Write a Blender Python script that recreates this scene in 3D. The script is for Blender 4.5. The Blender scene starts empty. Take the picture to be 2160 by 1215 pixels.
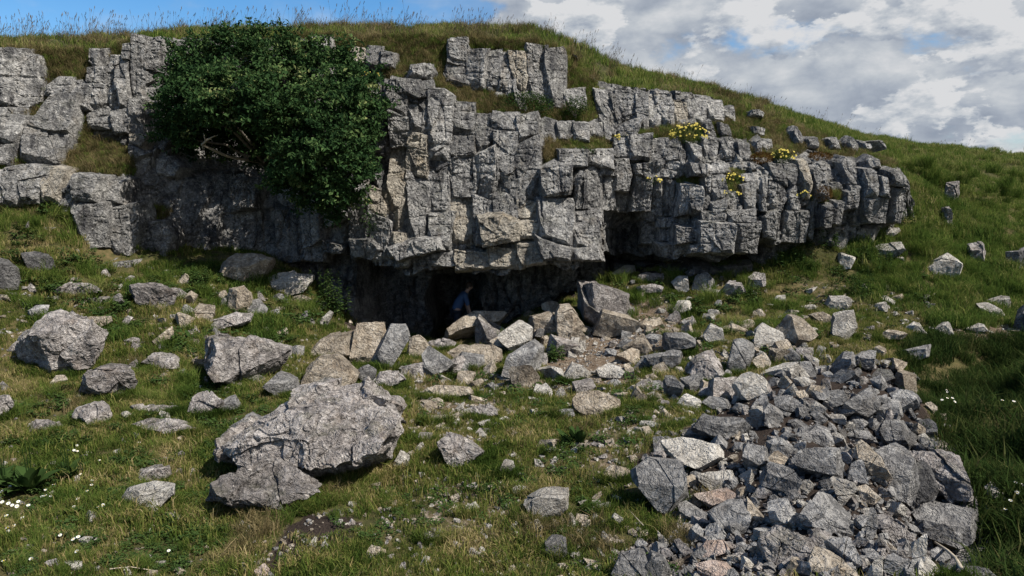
import bpy, bmesh, math, random
import numpy as np
from mathutils import Vector, Matrix

R0 = math.radians
rng = np.random.default_rng(11)
random.seed(11)
sc = bpy.context.scene
COL = sc.collection

# ------------------------------------------------------------------ camera
CAM = np.array([0.0, 0.0, 3.6])
PITCH = R0(7.6)
F = 1542.0                       # focal length in pixels of the 2160 px wide photograph
cd = bpy.data.cameras.new('camera')
cam = bpy.data.objects.new('camera', cd)
COL.objects.link(cam)
cam.location = CAM
cam.rotation_euler = (math.pi / 2 - PITCH, 0, 0)
cd.sensor_width = 36
cd.lens = 36 * F / 2160
cd.clip_start = 0.05
cd.clip_end = 2000
sc.camera = cam

# ------------------------------------------------------------------ sun, sky, exposure
SUN = Vector((0.55, -0.27, 0.79)).normalized()
sl = bpy.data.lights.new('sun', 'SUN')
sl.energy = 5.0
sl.angle = R0(0.5)
sl.color = (1.0, 0.945, 0.86)
so = bpy.data.objects.new('sun', sl)
COL.objects.link(so)
so.rotation_euler = SUN.to_track_quat('Z', 'Y').to_euler()
so.location = (20, -10, 30)

sc.view_settings.view_transform = 'Standard'
sc.view_settings.look = 'None'
sc.view_settings.exposure = 0.6
sc.view_settings.gamma = 1.0
sc.view_settings.use_curve_mapping = False
sc.cycles.max_bounces = 4
sc.cycles.diffuse_bounces = 2
sc.cycles.use_denoising = True
sc.cycles.transparent_max_bounces = 4


class NT:
    """small helper round a node tree"""
    def __init__(self, tree):
        self.t = tree
        tree.nodes.clear()

    def n(self, kind, **kw):
        nd = self.t.nodes.new(kind)
        for k, v in kw.items():
            if k.startswith('i_'):
                nd.inputs[k[2:].replace('_', ' ')].default_value = v
            else:
                setattr(nd, k, v)
        return nd

    def l(self, a, b):
        self.t.links.new(a, b)

    def math(self, op, a, b=None, c=None, clamp=False):
        nd = self.t.nodes.new('ShaderNodeMath')
        nd.operation = op
        nd.use_clamp = clamp
        for i, v in enumerate((a, b, c)):
            if v is None:
                continue
            if isinstance(v, (int, float)):
                nd.inputs[i].default_value = v
            else:
                self.l(v, nd.inputs[i])
        return nd.outputs[0]

    def ss(self, x, a, b, to0=0.0, to1=1.0):
        nd = self.t.nodes.new('ShaderNodeMapRange')
        nd.interpolation_type = 'SMOOTHSTEP'
        nd.inputs['From Min'].default_value = a
        nd.inputs['From Max'].default_value = b
        nd.inputs['To Min'].default_value = to0
        nd.inputs['To Max'].default_value = to1
        self.l(x, nd.inputs['Value'])
        return nd.outputs['Result']

    def mix(self, f, a, b, blend='MIX'):
        nd = self.t.nodes.new('ShaderNodeMix')
        nd.data_type = 'RGBA'
        nd.blend_type = blend
        for s, v in ((nd.inputs[0], f), (nd.inputs[6], a), (nd.inputs[7], b)):
            if isinstance(v, (int, float)):
                s.default_value = v
            elif isinstance(v, tuple):
                s.default_value = v if len(v) == 4 else v + (1,)
            else:
                self.l(v, s)
        return nd.outputs[2]

    def ramp(self, x, stops):
        nd = self.t.nodes.new('ShaderNodeValToRGB')
        cr = nd.color_ramp
        while len(cr.elements) > 1:
            cr.elements.remove(cr.elements[0])
        cr.elements[0].position = stops[0][0]
        cr.elements[0].color = tuple(stops[0][1]) + (1,)
        for p, c in stops[1:]:
            e = cr.elements.new(p)
            e.color = tuple(c) + (1,)
        self.l(x, nd.inputs[0])
        return nd.outputs[0]

    def noise(self, vec, scale, detail=4, rough=0.55, dist=0.0):
        nd = self.t.nodes.new('ShaderNodeTexNoise')
        nd.inputs['Scale'].default_value = scale
        nd.inputs['Detail'].default_value = detail
        nd.inputs['Roughness'].default_value = rough
        nd.inputs['Distortion'].default_value = dist
        self.l(vec, nd.inputs['Vector'])
        return nd.outputs['Fac']

    def scale(self, vec, s, off=(0, 0, 0)):
        nd = self.t.nodes.new('ShaderNodeMapping')
        nd.inputs['Scale'].default_value = s
        nd.inputs['Location'].default_value = off
        self.l(vec, nd.inputs['Vector'])
        return nd.outputs[0]


def build_world():
    w = bpy.data.worlds.new('World')
    sc.world = w
    w.use_nodes = True
    g = NT(w.node_tree)
    out = g.n('ShaderNodeOutputWorld')
    sky = g.n('ShaderNodeTexSky')
    sky.sky_type = 'NISHITA'
    sky.sun_disc = False
    sky.sun_elevation = math.asin(SUN.z)
    sky.sun_rotation = math.atan2(SUN.x, SUN.y)
    sky.altitude = 300
    sky.air_density = 1.0
    sky.dust_density = 0.35
    sky.ozone_density = 3.0
    bg = g.n('ShaderNodeBackground')
    bg.inputs['Strength'].default_value = 0.115
    tc = g.n('ShaderNodeTexCoord')
    d = tc.outputs['Generated']
    sep = g.n('ShaderNodeSeparateXYZ')
    g.l(d, sep.inputs[0])
    # clouds: flattened billows, heavier towards the east (right)
    def field(off):
        v = g.scale(d, (4.6, 4.6, 8.6), off)
        a = g.noise(v, 0.62, 3, 0.5, 0.2)
        b = g.noise(v, 1.7, 10, 0.58, 0.1)
        return g.math('ADD', g.math('MULTIPLY', a, 0.42), g.math('MULTIPLY', b, 0.58))
    n1 = field((0.31, 0.2, 0.13))
    n2 = field((0.31 + 0.12, 0.2, 0.13 + 0.22))
    east = g.ss(sep.outputs['X'], -0.22, 0.10)
    cov = g.math('MULTIPLY_ADD', east, 0.30, -0.145)
    dens = g.math('ADD', n1, cov)
    wisp = g.ss(dens, 0.36, 0.52, 0.0, 0.30)
    mask = g.math('MAXIMUM', g.ss(dens, 0.49, 0.60), wisp)
    puff = g.math('ABSOLUTE', g.math('MULTIPLY_ADD', g.noise(g.scale(d, (4.6, 4.6, 8.6), (0.9, 0.4, 0.7)), 2.1, 6, 0.5, 0.3), 2.0, -1.0))
    lit = g.math('SUBTRACT', n1, n2)
    shade = g.math('ADD', g.math('MULTIPLY_ADD', lit, 3.4, 0.40), g.math('MULTIPLY', puff, 0.95))
    thick = g.ss(dens, 0.60, 0.85, 0.0, 0.28)
    shade = g.math('SUBTRACT', shade, thick, clamp=True)
    # a nearer layer of crisp heaps in front
    def heap(off):
        return g.noise(g.scale(d, (4.6, 4.6, 9.4), off), 1.9, 12, 0.60, 0.05)
    h1 = heap((2.7, 1.1, 0.6))
    h2 = heap((2.7 + 0.10, 1.1, 0.6 + 0.16))
    hm = g.math('MULTIPLY', g.ss(h1, 0.50, 0.545), g.ss(dens, 0.50, 0.60))
    hl = g.math('MULTIPLY_ADD', g.math('SUBTRACT', h1, h2), 4.2, 0.62, clamp=True)
    mx = g.n('ShaderNodeMix')
    g.l(hm, mx.inputs[0])
    g.l(shade, mx.inputs[2])
    g.l(hl, mx.inputs[3])
    shade = mx.outputs[0]
    ccol = g.ramp(shade, [(0.0, (1.45, 1.7, 2.15)), (0.4, (2.2, 2.45, 2.85)), (0.7, (3.0, 3.2, 3.45)), (1.0, (4.0, 4.05, 4.15))])
    hsv = g.n('ShaderNodeHueSaturation')
    hsv.inputs['Saturation'].default_value = 1.32
    hsv.inputs['Value'].default_value = 0.86
    g.l(sky.outputs[0], hsv.inputs['Color'])
    col = g.mix(mask, hsv.outputs[0], ccol)
    g.l(col, bg.inputs['Color'])
    g.l(bg.outputs[0], out.inputs['Surface'])


build_world()

# ------------------------------------------------------------------ maths helpers
FW = np.array([0, math.cos(PITCH), -math.sin(PITCH)])
UP = np.array([0, math.sin(PITCH), math.cos(PITCH)])
RT = np.array([1.0, 0, 0])


def ray(px, row):
    px = np.asarray(px, float)
    row = np.asarray(row, float)
    return FW + ((px - 1080) / F)[..., None] * RT + ((607.5 - row) / F)[..., None] * UP


def at_y(px, row, Y):
    d = ray(px, row)
    t = np.asarray(Y, float) / d[..., 1]
    return CAM + d * t[..., None]


def project(P):
    q = np.asarray(P, float) - CAM
    w = q @ FW
    w = np.where(np.abs(w) < 1e-3, 1e-3, w)
    return 1080 + F * (q @ RT) / w, 607.5 - F * (q @ UP) / w, w


def sstep(x, a, b):
    t = np.clip((x - a) / (b - a), 0, 1)
    return t * t * (3 - 2 * t)


def hash3(ix, iy, iz, seed=0):
    h = (ix.astype(np.int64) * 374761393 + iy.astype(np.int64) * 668265263 + iz.astype(np.int64) * 2147483647 + seed * 974634071) & 0xFFFFFFFF
    h = ((h ^ (h >> 13)) * 1274126177) & 0xFFFFFFFF
    h = ((h ^ (h >> 16)) * 2246822519) & 0xFFFFFFFF
    return ((h ^ (h >> 15)) & 0xFFFFFF) / float(0xFFFFFF)


def vnoise(P, seed=0):
    i = np.floor(P)
    f = P - i
    i = i.astype(np.int64)
    f = f * f * (3 - 2 * f)
    r = 0
    for dx in (0, 1):
        wx = f[:, 0] if dx else 1 - f[:, 0]
        for dy in (0, 1):
            wy = f[:, 1] if dy else 1 - f[:, 1]
            for dz in (0, 1):
                wz = f[:, 2] if dz else 1 - f[:, 2]
                r = r + wx * wy * wz * hash3(i[:, 0] + dx, i[:, 1] + dy, i[:, 2] + dz, seed)
    return r * 2 - 1


def fbm(P, octs=4, gain=0.5, seed=0):
    a, r = 1.0, 0
    P = np.array(P, float)
    for k in range(octs):
        r = r + a * vnoise(P, seed + k * 17)
        P = P * 2.03 + 3.7
        a *= gain
    return r


class TPS:
    """thin plate spline through scattered points"""
    def __init__(self, xy, z, lam=0.02, lo=None, hi=None):
        self.p = np.asarray(xy, float)
        n = len(self.p)
        K = self.k(self.p, self.p) + lam * np.eye(n)
        Q = np.c_[np.ones(n), self.p]
        A = np.zeros((n + 3, n + 3))
        A[:n, :n] = K
        A[:n, n:] = Q
        A[n:, :n] = Q.T
        self.w = np.linalg.solve(A, np.r_[z, 0, 0, 0])
        self.lo = self.p.min(0) if lo is None else np.array(lo)
        self.hi = self.p.max(0) if hi is None else np.array(hi)

    def k(self, a, b):
        r2 = ((a[:, None] - b[None]) ** 2).sum(-1)
        return 0.5 * r2 * np.log(r2 + 1e-9)

    def __call__(self, x, y):
        x = np.asarray(x, float)
        q = np.stack([np.ravel(x), np.ravel(np.broadcast_to(y, x.shape))], 1)
        q = np.clip(q, self.lo, self.hi)
        o = np.empty(len(q))
        for s in range(0, len(q), 20000):
            c = q[s:s + 20000]
            o[s:s + 20000] = self.k(c, self.p) @ self.w[:-3] + np.c_[np.ones(len(c)), c] @ self.w[-3:]
        return o.reshape(x.shape)


def inpoly(px, py, poly):
    px = np.asarray(px, float)
    py = np.asarray(py, float)
    r = np.zeros(px.shape, bool)
    n = len(poly)
    for i in range(n):
        x0, y0 = poly[i]
        x1, y1 = poly[(i + 1) % n]
        if y0 == y1:
            continue
        c = ((y0 > py) != (y1 > py)) & (px < (x1 - x0) * (py - y0) / (y1 - y0) + x0)
        r ^= c
    return r


def hull(pts):
    p = sorted(set(map(tuple, pts)))
    if len(p) < 3:
        return p

    def half(p):
        h = []
        for q in p:
            while len(h) > 1 and (h[-1][0] - h[-2][0]) * (q[1] - h[-2][1]) - (h[-1][1] - h[-2][1]) * (q[0] - h[-2][0]) <= 0:
                h.pop()
            h.append(q)
        return h
    a, b = half(p), half(p[::-1])
    return a[:-1] + b[:-1]


# ------------------------------------------------------------------ object helpers
def mesh(name, V, Fc, mats=(), smooth=False):
    """fast mesh from arrays; Fc is an (n,3) or (n,4) array or a list of such arrays"""
    if not isinstance(Fc, list):
        Fc = [Fc]
    me = bpy.data.meshes.new(name)
    V = np.asarray(V, np.float32)
    me.vertices.add(len(V))
    me.vertices.foreach_set('co', V.ravel())
    idx = np.concatenate([np.asarray(f, np.int32).ravel() for f in Fc])
    tot = np.concatenate([np.full(len(f), np.asarray(f).shape[1], np.int32) for f in Fc])
    st = np.r_[0, np.cumsum(tot)[:-1]].astype(np.int32)
    me.loops.add(len(idx))
    me.loops.foreach_set('vertex_index', idx)
    me.polygons.add(len(tot))
    me.polygons.foreach_set('loop_start', st)
    me.polygons.foreach_set('use_smooth', np.full(len(tot), smooth))
    me.update(calc_edges=True)
    for m in mats:
        me.materials.append(m)
    return me


def attr(me, name, arr, typ='FLOAT', dom='POINT'):
    a = me.attributes.new(name, typ, dom)
    a.data.foreach_set('vector' if typ == 'FLOAT_VECTOR' else 'value', np.ascontiguousarray(arr).ravel())


def link(name, me, parent=None, loc=None):
    o = bpy.data.objects.new(name, me)
    COL.objects.link(o)
    if parent is not None:
        o.parent = parent
    if loc is not None:
        o.location = loc
    return o


def tag(o, label=None, cat=None, group=None, kind=None):
    if label:
        o['label'] = label
    if cat:
        o['category'] = cat
    if group:
        o['group'] = group
    if kind:
        o['kind'] = kind
    return o


ICO = {}


def ico(s):
    if s not in ICO:
        b = bmesh.new()
        bmesh.ops.create_icosphere(b, subdivisions=s, radius=1)
        b.verts.ensure_lookup_table()
        V = np.array([v.co[:] for v in b.verts])
        T = np.array([[v.index for v in f.verts] for f in b.faces], np.int32)
        b.free()
        ICO[s] = (V / np.linalg.norm(V, axis=1)[:, None], T)
    return ICO[s]


def clip(faces, n, h):
    """a convex body (list of polygons) cut by the plane n.x = h; the side n.x < h stays"""
    out, cut = [], []
    n0, n1, n2 = n
    hit = False
    for f in faces:
        d = [n0 * p[0] + n1 * p[1] + n2 * p[2] - h for p in f]
        if max(d) <= 1e-9:
            out.append(f)
            continue
        hit = True
        if min(d) >= -1e-9:
            continue
        g = []
        m = len(f)
        for i in range(m):
            p, q, a, b = f[i], f[(i + 1) % m], d[i], d[(i + 1) % m]
            if a <= 0:
                g.append(p)
            if (a < 0 < b) or (b < 0 < a):
                t = a / (a - b)
                x = (p[0] + t * (q[0] - p[0]), p[1] + t * (q[1] - p[1]), p[2] + t * (q[2] - p[2]))
                g.append(x)
                cut.append(x)
        if len(g) > 2:
            out.append(g)
    if hit and len(cut) > 2:
        cx = [sum(c[i] for c in cut) / len(cut) for i in range(3)]
        L = math.sqrt(n0 * n0 + n1 * n1 + n2 * n2)
        nn = (n0 / L, n1 / L, n2 / L)
        u = Vector(nn).orthogonal().normalized()
        v = Vector(nn).cross(u)
        key = sorted(cut, key=lambda c: math.atan2((c[0] - cx[0]) * v[0] + (c[1] - cx[1]) * v[1] + (c[2] - cx[2]) * v[2], (c[0] - cx[0]) * u[0] + (c[1] - cx[1]) * u[1] + (c[2] - cx[2]) * u[2]))
        cap = [key[0]]
        for c in key[1:]:
            if abs(c[0] - cap[-1][0]) + abs(c[1] - cap[-1][1]) + abs(c[2] - cap[-1][2]) > 1e-7:
                cap.append(c)
        if len(cap) > 2:
            out.append(cap)
    return out


def polytope(planes, ext):
    x, y, z = [3 * e for e in ext]
    c = [(-x, -y, -z), (x, -y, -z), (x, y, -z), (-x, y, -z), (-x, -y, z), (x, -y, z), (x, y, z), (-x, y, z)]
    F_ = [[c[i] for i in q] for q in ((0, 3, 2, 1), (4, 5, 6, 7), (0, 1, 5, 4), (1, 2, 6, 5), (2, 3, 7, 6), (3, 0, 4, 7))]
    for n, h in planes:
        F_ = clip(F_, n, h)
        if not F_:
            break
    return F_


def facets(bodies, target, amp, seed, hide=None, crag=0.0, crag_len=0.2, out=None):
    """triangles of convex bodies, split until smaller than TARGET (not those facing HIDE) and weathered by vector noise"""
    tri = []
    for Fs in bodies:
        for f in Fs:
            c = tuple(sum(p[i] for p in f) / len(f) for i in range(3))
            if len(f) == 3:
                tri.append(f)
            else:
                for i in range(len(f)):
                    tri.append([c, f[i], f[(i + 1) % len(f)]])
    T = np.array(tri, float).reshape(-1, 3, 3)
    N = np.cross(T[:, 1] - T[:, 0], T[:, 2] - T[:, 0])
    A = np.linalg.norm(N, axis=1)
    T, N = T[A > 1e-9], N[A > 1e-9] / A[A > 1e-9][:, None]
    ok = np.ones(len(T), bool) if hide is None else (N @ np.asarray(hide, float)) < 0.55
    done = [T[~ok]]
    T = T[ok]
    for _ in range(9):
        # split the longest edge of every triangle that is still too big
        e = np.linalg.norm(T - np.roll(T, -1, 1), axis=2)
        k = e.argmax(1)
        big = e.max(1) > target
        done.append(T[~big])
        T, k = T[big], k[big]
        if not len(T):
            break
        i = np.arange(len(T))
        a, b, c = T[i, k], T[i, (k + 1) % 3], T[i, (k + 2) % 3]
        m = (a + b) / 2
        T = np.concatenate([np.stack([a, m, c], 1), np.stack([m, b, c], 1)])
    done.append(T)
    T = np.concatenate(done)
    V = T.reshape(-1, 3)
    key, inv = np.unique(np.round(V, 4), axis=0, return_inverse=True)
    F2 = inv.reshape(-1, 3)
    good = (F2[:, 0] != F2[:, 1]) & (F2[:, 1] != F2[:, 2]) & (F2[:, 0] != F2[:, 2])
    F2 = F2[good]
    V = key
    r = np.random.default_rng(seed)
    o = r.uniform(-60, 60, 3)
    s1 = amp[1]
    W = np.stack([fbm(V / s1 + o + 19.3 * k, 3, 0.55, seed % 91 + k) for k in range(3)], 1) * amp[0]
    W += np.stack([vnoise(V / (s1 * 0.13) + o + 7.7 * k, k) for k in range(3)], 1) * amp[0] * 0.22
    if crag:
        U = np.tile(np.asarray(out, float), (len(V), 1)) if out is not None else V / np.maximum(np.linalg.norm(V, axis=1), 1e-6)[:, None]
        q = V / crag_len + o
        q = q + 0.5 * np.stack([vnoise(q * 0.8 + 5 * k, 40 + k) for k in range(3)], 1)
        n1 = vnoise(q, 3)
        n2 = vnoise(q * 1.9 + 4.4, 4)
        n3 = vnoise(q * [0.9, 2.3, 0.9] + 8.8, 6)
        d = 0.55 * np.round(n1 * 2.2) / 2.2 + 0.45 * np.round(n3 * 2) / 2
        d = d - 0.65 * np.clip(1 - np.abs(n1 - 0.05) / 0.07, 0, 1) - 0.5 * np.clip(1 - np.abs(n2) / 0.11, 0, 1)
        if out is not None:
            # fine upright joints and level bedding cracks
            z0 = np.zeros(len(V))
            wv = 0.05 * vnoise(V * 3 + o, 12)
            n4 = vnoise(np.stack([(V[:, 0] + wv) * 5.5 + o[0], V[:, 1] * 0.9 + o[1], z0], 1), 8)
            n5 = vnoise(np.stack([V[:, 0] * 1.1 + o[1], (V[:, 1] + wv) * 5.0 + o[2], z0], 1), 9)
            d = d - 1.5 * np.clip(1 - np.abs(n4) / 0.11, 0, 1) - 1.3 * np.clip(1 - np.abs(n5) / 0.11, 0, 1) + 0.5 * np.round(n4 * 2) / 2
        W = W + U * (d * crag)[:, None]
    return V + W, F2


def solid(planes, ext, seed, K=1, aniso=1.0, gap=0.006, step=0.03, target=0.06, amp=(0.03, 0.3), chips=8, chip=(0.86, 0.99), hide=None, flat=False, front=None, tilt=0.18, crag=0.0, crag_len=0.2, out=None):
    """angular rock: the inside of PLANES with its corners knocked off, broken by joints into K chunks that stand proud or shy by STEP"""
    r = np.random.default_rng(seed)
    ext = np.asarray(ext, float)
    planes = [(tuple(float(x) for x in n), float(h)) for n, h in planes]
    base = polytope(planes, ext)
    if not base:
        base = polytope([], ext / 3)
    P = np.array([p for f in base for p in f])
    for _ in range(chips):
        n = r.normal(size=3) / ext
        n /= np.linalg.norm(n)
        h = (P @ n).max() - (1 - r.uniform(*chip)) * ((P @ n).max() - (P @ n).min())
        planes.append((tuple(n), h))
    if K <= 1:
        return facets([polytope(planes, ext)], target, amp, seed, hide, crag, crag_len, out)
    lo, hi = P.min(0), P.max(0)
    Nn = np.array([p[0] for p in planes])
    Hh = np.array([p[1] for p in planes])
    Q = []
    for _ in range(K * 30):
        q = r.uniform(lo, hi)
        if flat:
            q[2] = r.normal(0, 0.06)
        if (Nn @ q < Hh).all():
            Q.append(q)
        if len(Q) == K:
            break
    if not Q:
        Q = [P.mean(0)]
    Q = np.array(Q)
    S2 = np.array([1.0, 1 / aniso ** 2, 1.0])
    bodies = []
    for i in range(len(Q)):
        sh = r.uniform(-1, 0.6) * step
        if front is not None:
            f0, h0 = front
            n = np.array(f0, float) + np.r_[r.normal(0, tilt, 2), 0]
            pt = np.array([Q[i, 0], Q[i, 1], h0 - f0[0] * Q[i, 0] - f0[1] * Q[i, 1] + sh])
            pl = planes[1:] + [(tuple(n), float(n @ pt))]
        else:
            pl = [(n, h + sh * (math.sqrt(n[0] ** 2 + n[1] ** 2 + n[2] ** 2))) for n, h in planes]
            d = r.normal(size=3)
            d /= np.linalg.norm(d)
        B_ = polytope(pl, ext)
        for j in range(len(Q)):
            if j == i or not B_:
                continue
            n = (Q[j] - Q[i]) * S2
            L = np.linalg.norm(n)
            if L < 1e-6:
                continue
            m = (Q[i] + Q[j]) / 2
            B_ = clip(B_, tuple(n / L), float(n @ m / L - gap))
        if B_:
            bodies.append(B_)
    return facets(bodies, target, amp, seed, hide, crag, crag_len, out)


# ------------------------------------------------------------------ materials
def new_mat(name):
    m = bpy.data.materials.new(name)
    m.use_nodes = True
    return m, NT(m.node_tree)


def rock_mat(name, dark, mid, pale, lichen=0.5, warm=(0.30, 0.22, 0.14), warmth=0.35, streak=0.0, moss=0.0, fleck=0.8):
    m, g = new_mat(name)
    out = g.n('ShaderNodeOutputMaterial')
    bs = g.n('ShaderNodeBsdfPrincipled')
    bs.inputs['Roughness'].default_value = 0.9
    bs.inputs['Specular IOR Level'].default_value = 0.2
    geo = g.n('ShaderNodeNewGeometry')
    info = g.n('ShaderNodeObjectInfo')
    P = geo.outputs['Position']
    big = g.noise(P, 1.1, 5, 0.6, 0.4)
    med = g.noise(P, 6.5, 6, 0.68, 0.3)
    fine = g.noise(P, 26, 4, 0.7)
    v = g.math('ADD', g.math('MULTIPLY', big, 0.45), g.math('MULTIPLY', med, 0.65))
    v = g.math('ADD', v, g.math('MULTIPLY_ADD', fine, 0.5, -0.28))
    col = g.ramp(v, [(0.30, dark), (0.47, mid), (0.66, pale)])
    if streak:
        s = g.noise(g.scale(P, (5.5, 3, 0.55)), 1.0, 5, 0.6)
        col = g.mix(g.ss(s, 0.50, 0.68, 0, streak), col, (dark[0] * 0.8, dark[1] * 0.8, dark[2] * 0.85))
    wn = g.noise(P, 2.3, 4, 0.6)
    col = g.mix(g.ss(wn, 0.55, 0.72, 0, warmth), col, warm)
    an = g.noise(g.scale(P, (1.5, 1.5, 0.9), (4.4, 2.2, 9.1)), 1.0, 6, 0.65, 0.5)
    col = g.mix(g.ss(an, 0.54, 0.66, 0, 0.62), col, (dark[0] * 0.9, dark[1] * 0.9, dark[2] * 0.92))
    # pale crusts of lichen and near-black algae specks, each with its own outline
    ln = g.noise(P, 13, 5, 0.75, 0.6)
    col = g.mix(g.ss(ln, 0.60, 0.66, 0, lichen), col, (pale[0] * 1.30, pale[1] * 1.29, pale[2] * 1.27))
    dn = g.noise(g.scale(P, (1, 1, 1), (3.1, 7.7, 1.3)), 17, 5, 0.75, 0.5)
    col = g.mix(g.ss(dn, 0.60, 0.68, 0, fleck), col, (0.045, 0.044, 0.046))
    if moss:
        nz = g.n('ShaderNodeSeparateXYZ')
        g.l(geo.outputs['Normal'], nz.inputs[0])
        mn = g.noise(P, 3.0, 5, 0.7)
        mm = g.math('MULTIPLY', g.ss(nz.outputs['Z'], 0.2, 0.8), g.ss(mn, 0.5, 0.62, 0, moss))
        col = g.mix(mm, col, (0.055, 0.06, 0.018))
    br = g.math('MULTIPLY_ADD', info.outputs['Random'], 0.42, 0.79)
    hs = g.n('ShaderNodeHueSaturation')
    g.l(col, hs.inputs['Color'])
    g.l(br, hs.inputs['Value'])
    g.l(hs.outputs[0], bs.inputs['Base Color'])
    ridge = g.math('ABSOLUTE', g.math('MULTIPLY_ADD', g.noise(P, 3.1, 5, 0.65, 0.8), 2.0, -1.0))
    crack = g.ss(ridge, 0.0, 0.10)
    hgt = g.math('ADD', g.math('MULTIPLY', med, 1.1), g.math('MULTIPLY', fine, 0.5))
    hgt = g.math('ADD', hgt, g.math('MULTIPLY', crack, 0.35))
    bp = g.n('ShaderNodeBump')
    bp.inputs['Strength'].default_value = 1.0
    bp.inputs['Distance'].default_value = 0.14
    g.l(hgt, bp.inputs['Height'])
    g.l(bp.outputs[0], bs.inputs['Normal'])
    g.l(bs.outputs[0], out.inputs['Surface'])
    return m


M_CLIFF = rock_mat('cliff_limestone', (0.055, 0.055, 0.058), (0.20, 0.195, 0.19), (0.48, 0.465, 0.44), 0.85, (0.33, 0.28, 0.22), 0.32, 0.8, 0.3)
M_BOULD = rock_mat('lichened_limestone', (0.075, 0.068, 0.064), (0.25, 0.226, 0.214), (0.50, 0.465, 0.44), 0.85, (0.32, 0.24, 0.18), 0.35, 0, 0.35, 0.95)
M_GREY = rock_mat('grey_limestone', (0.085, 0.083, 0.084), (0.21, 0.204, 0.20), (0.40, 0.388, 0.372), 0.6, (0.27, 0.22, 0.17), 0.25, 0, 0.0, 0.7)
M_WARM = rock_mat('weathered_tan_limestone', (0.13, 0.103, 0.078), (0.34, 0.285, 0.22), (0.56, 0.495, 0.41), 0.5, (0.33, 0.24, 0.16), 0.4, 0, 0.1, 0.55)
M_PALE = rock_mat('fresh_pale_limestone', (0.19, 0.172, 0.152), (0.41, 0.382, 0.34), (0.60, 0.57, 0.52), 0.45, (0.40, 0.31, 0.22), 0.3, 0, 0, 0.4)
M_PINK = rock_mat('pinkish_limestone', (0.22, 0.165, 0.135), (0.40, 0.315, 0.27), (0.52, 0.44, 0.39), 0.35, (0.38, 0.24, 0.16), 0.4, 0, 0, 0.4)
M_CREAM = rock_mat('cream_stained_limestone', (0.085, 0.076, 0.066), (0.30, 0.268, 0.222), (0.52, 0.475, 0.40), 0.7, (0.40, 0.31, 0.20), 0.5, 0.4, 0.2)
M_DARK = rock_mat('dark_and_shaded_limestone', (0.06, 0.058, 0.06), (0.13, 0.126, 0.126), (0.23, 0.222, 0.215), 0.3, (0.14, 0.10, 0.07), 0.3, 0.3, 0.3)  # dark stones, and walls whose shade is put into the rock colour
MATS = dict(c=M_CLIFF, b=M_BOULD, g=M_GREY, w=M_WARM, p=M_PALE, o=M_PINK, d=M_DARK, k=M_CREAM)


def grass_mat(name, stops, trans=0.35, patch=0.25, vary=0.5):
    m, g = new_mat(name)
    out = g.n('ShaderNodeOutputMaterial')
    a = g.n('ShaderNodeAttribute')
    a.attribute_name = 'tint'
    info = g.n('ShaderNodeObjectInfo')
    geo = g.n('ShaderNodeNewGeometry')
    pn = g.noise(geo.outputs['Position'], 0.9, 4, 0.6)
    v = g.math('ADD', a.outputs['Fac'], g.math('MULTIPLY_ADD', pn, patch * 4, -patch * 2))
    v = g.math('ADD', v, g.math('MULTIPLY_ADD', info.outputs['Random'], vary * 0.5, -vary * 0.25))
    col = g.ramp(v, stops)
    d = g.n('ShaderNodeBsdfDiffuse')
    t = g.n('ShaderNodeBsdfTranslucent')
    g.l(col, d.inputs[0])
    g.l(col, t.inputs[0])
    mx = g.n('ShaderNodeMixShader')
    mx.inputs[0].default_value = trans
    g.l(d.outputs[0], mx.inputs[1])
    g.l(t.outputs[0], mx.inputs[2])
    g.l(mx.outputs[0], out.inputs['Surface'])
    return m


M_TURF = grass_mat('turf_blades', [(0.0, (0.030, 0.053, 0.011)), (0.32, (0.072, 0.110, 0.022)), (0.6, (0.150, 0.165, 0.042)), (0.8, (0.25, 0.205, 0.085)), (1.0, (0.36, 0.29, 0.15))], 0.35, 0.55)
M_HILL = grass_mat('hill_blades', [(0.0, (0.048, 0.083, 0.017)), (0.4, (0.100, 0.152, 0.030)), (0.7, (0.185, 0.200, 0.058)), (1.0, (0.33, 0.28, 0.13))], 0.35, 0.35)
M_LUSH = grass_mat('lush_blades', [(0.0, (0.030, 0.060, 0.013)), (0.5, (0.070, 0.116, 0.025)), (0.85, (0.135, 0.162, 0.040)), (1.0, (0.22, 0.20, 0.075))])
M_LUSH_SHADE = grass_mat('shaded_lush_blades', [(0.0, (0.014, 0.030, 0.009)), (0.5, (0.032, 0.056, 0.015)), (0.85, (0.065, 0.085, 0.025)), (1.0, (0.13, 0.12, 0.05))])  # darker copy of the lush blades; the gully's shade sits in this colour
M_DRY = grass_mat('dry_blades', [(0.0, (0.050, 0.055, 0.020)), (0.4, (0.11, 0.096, 0.042)), (0.75, (0.20, 0.155, 0.075)), (1.0, (0.33, 0.26, 0.14))])
M_STALK = grass_mat('seed_stalks', [(0.0, (0.06, 0.052, 0.04)), (0.6, (0.14, 0.115, 0.08)), (1.0, (0.26, 0.21, 0.15))], 0.2)
M_LEAF = grass_mat('shrub_leaves', [(0.0, (0.018, 0.040, 0.016)), (0.5, (0.044, 0.086, 0.030)), (0.85, (0.10, 0.145, 0.052)), (1.0, (0.20, 0.22, 0.09))], 0.2, 0.06, 0.1)
M_HERB = grass_mat('herb_leaves', [(0.0, (0.018, 0.036, 0.011)), (0.5, (0.040, 0.070, 0.020)), (1.0, (0.090, 0.118, 0.038))], 0.2, 0.05, 0.2)


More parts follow.
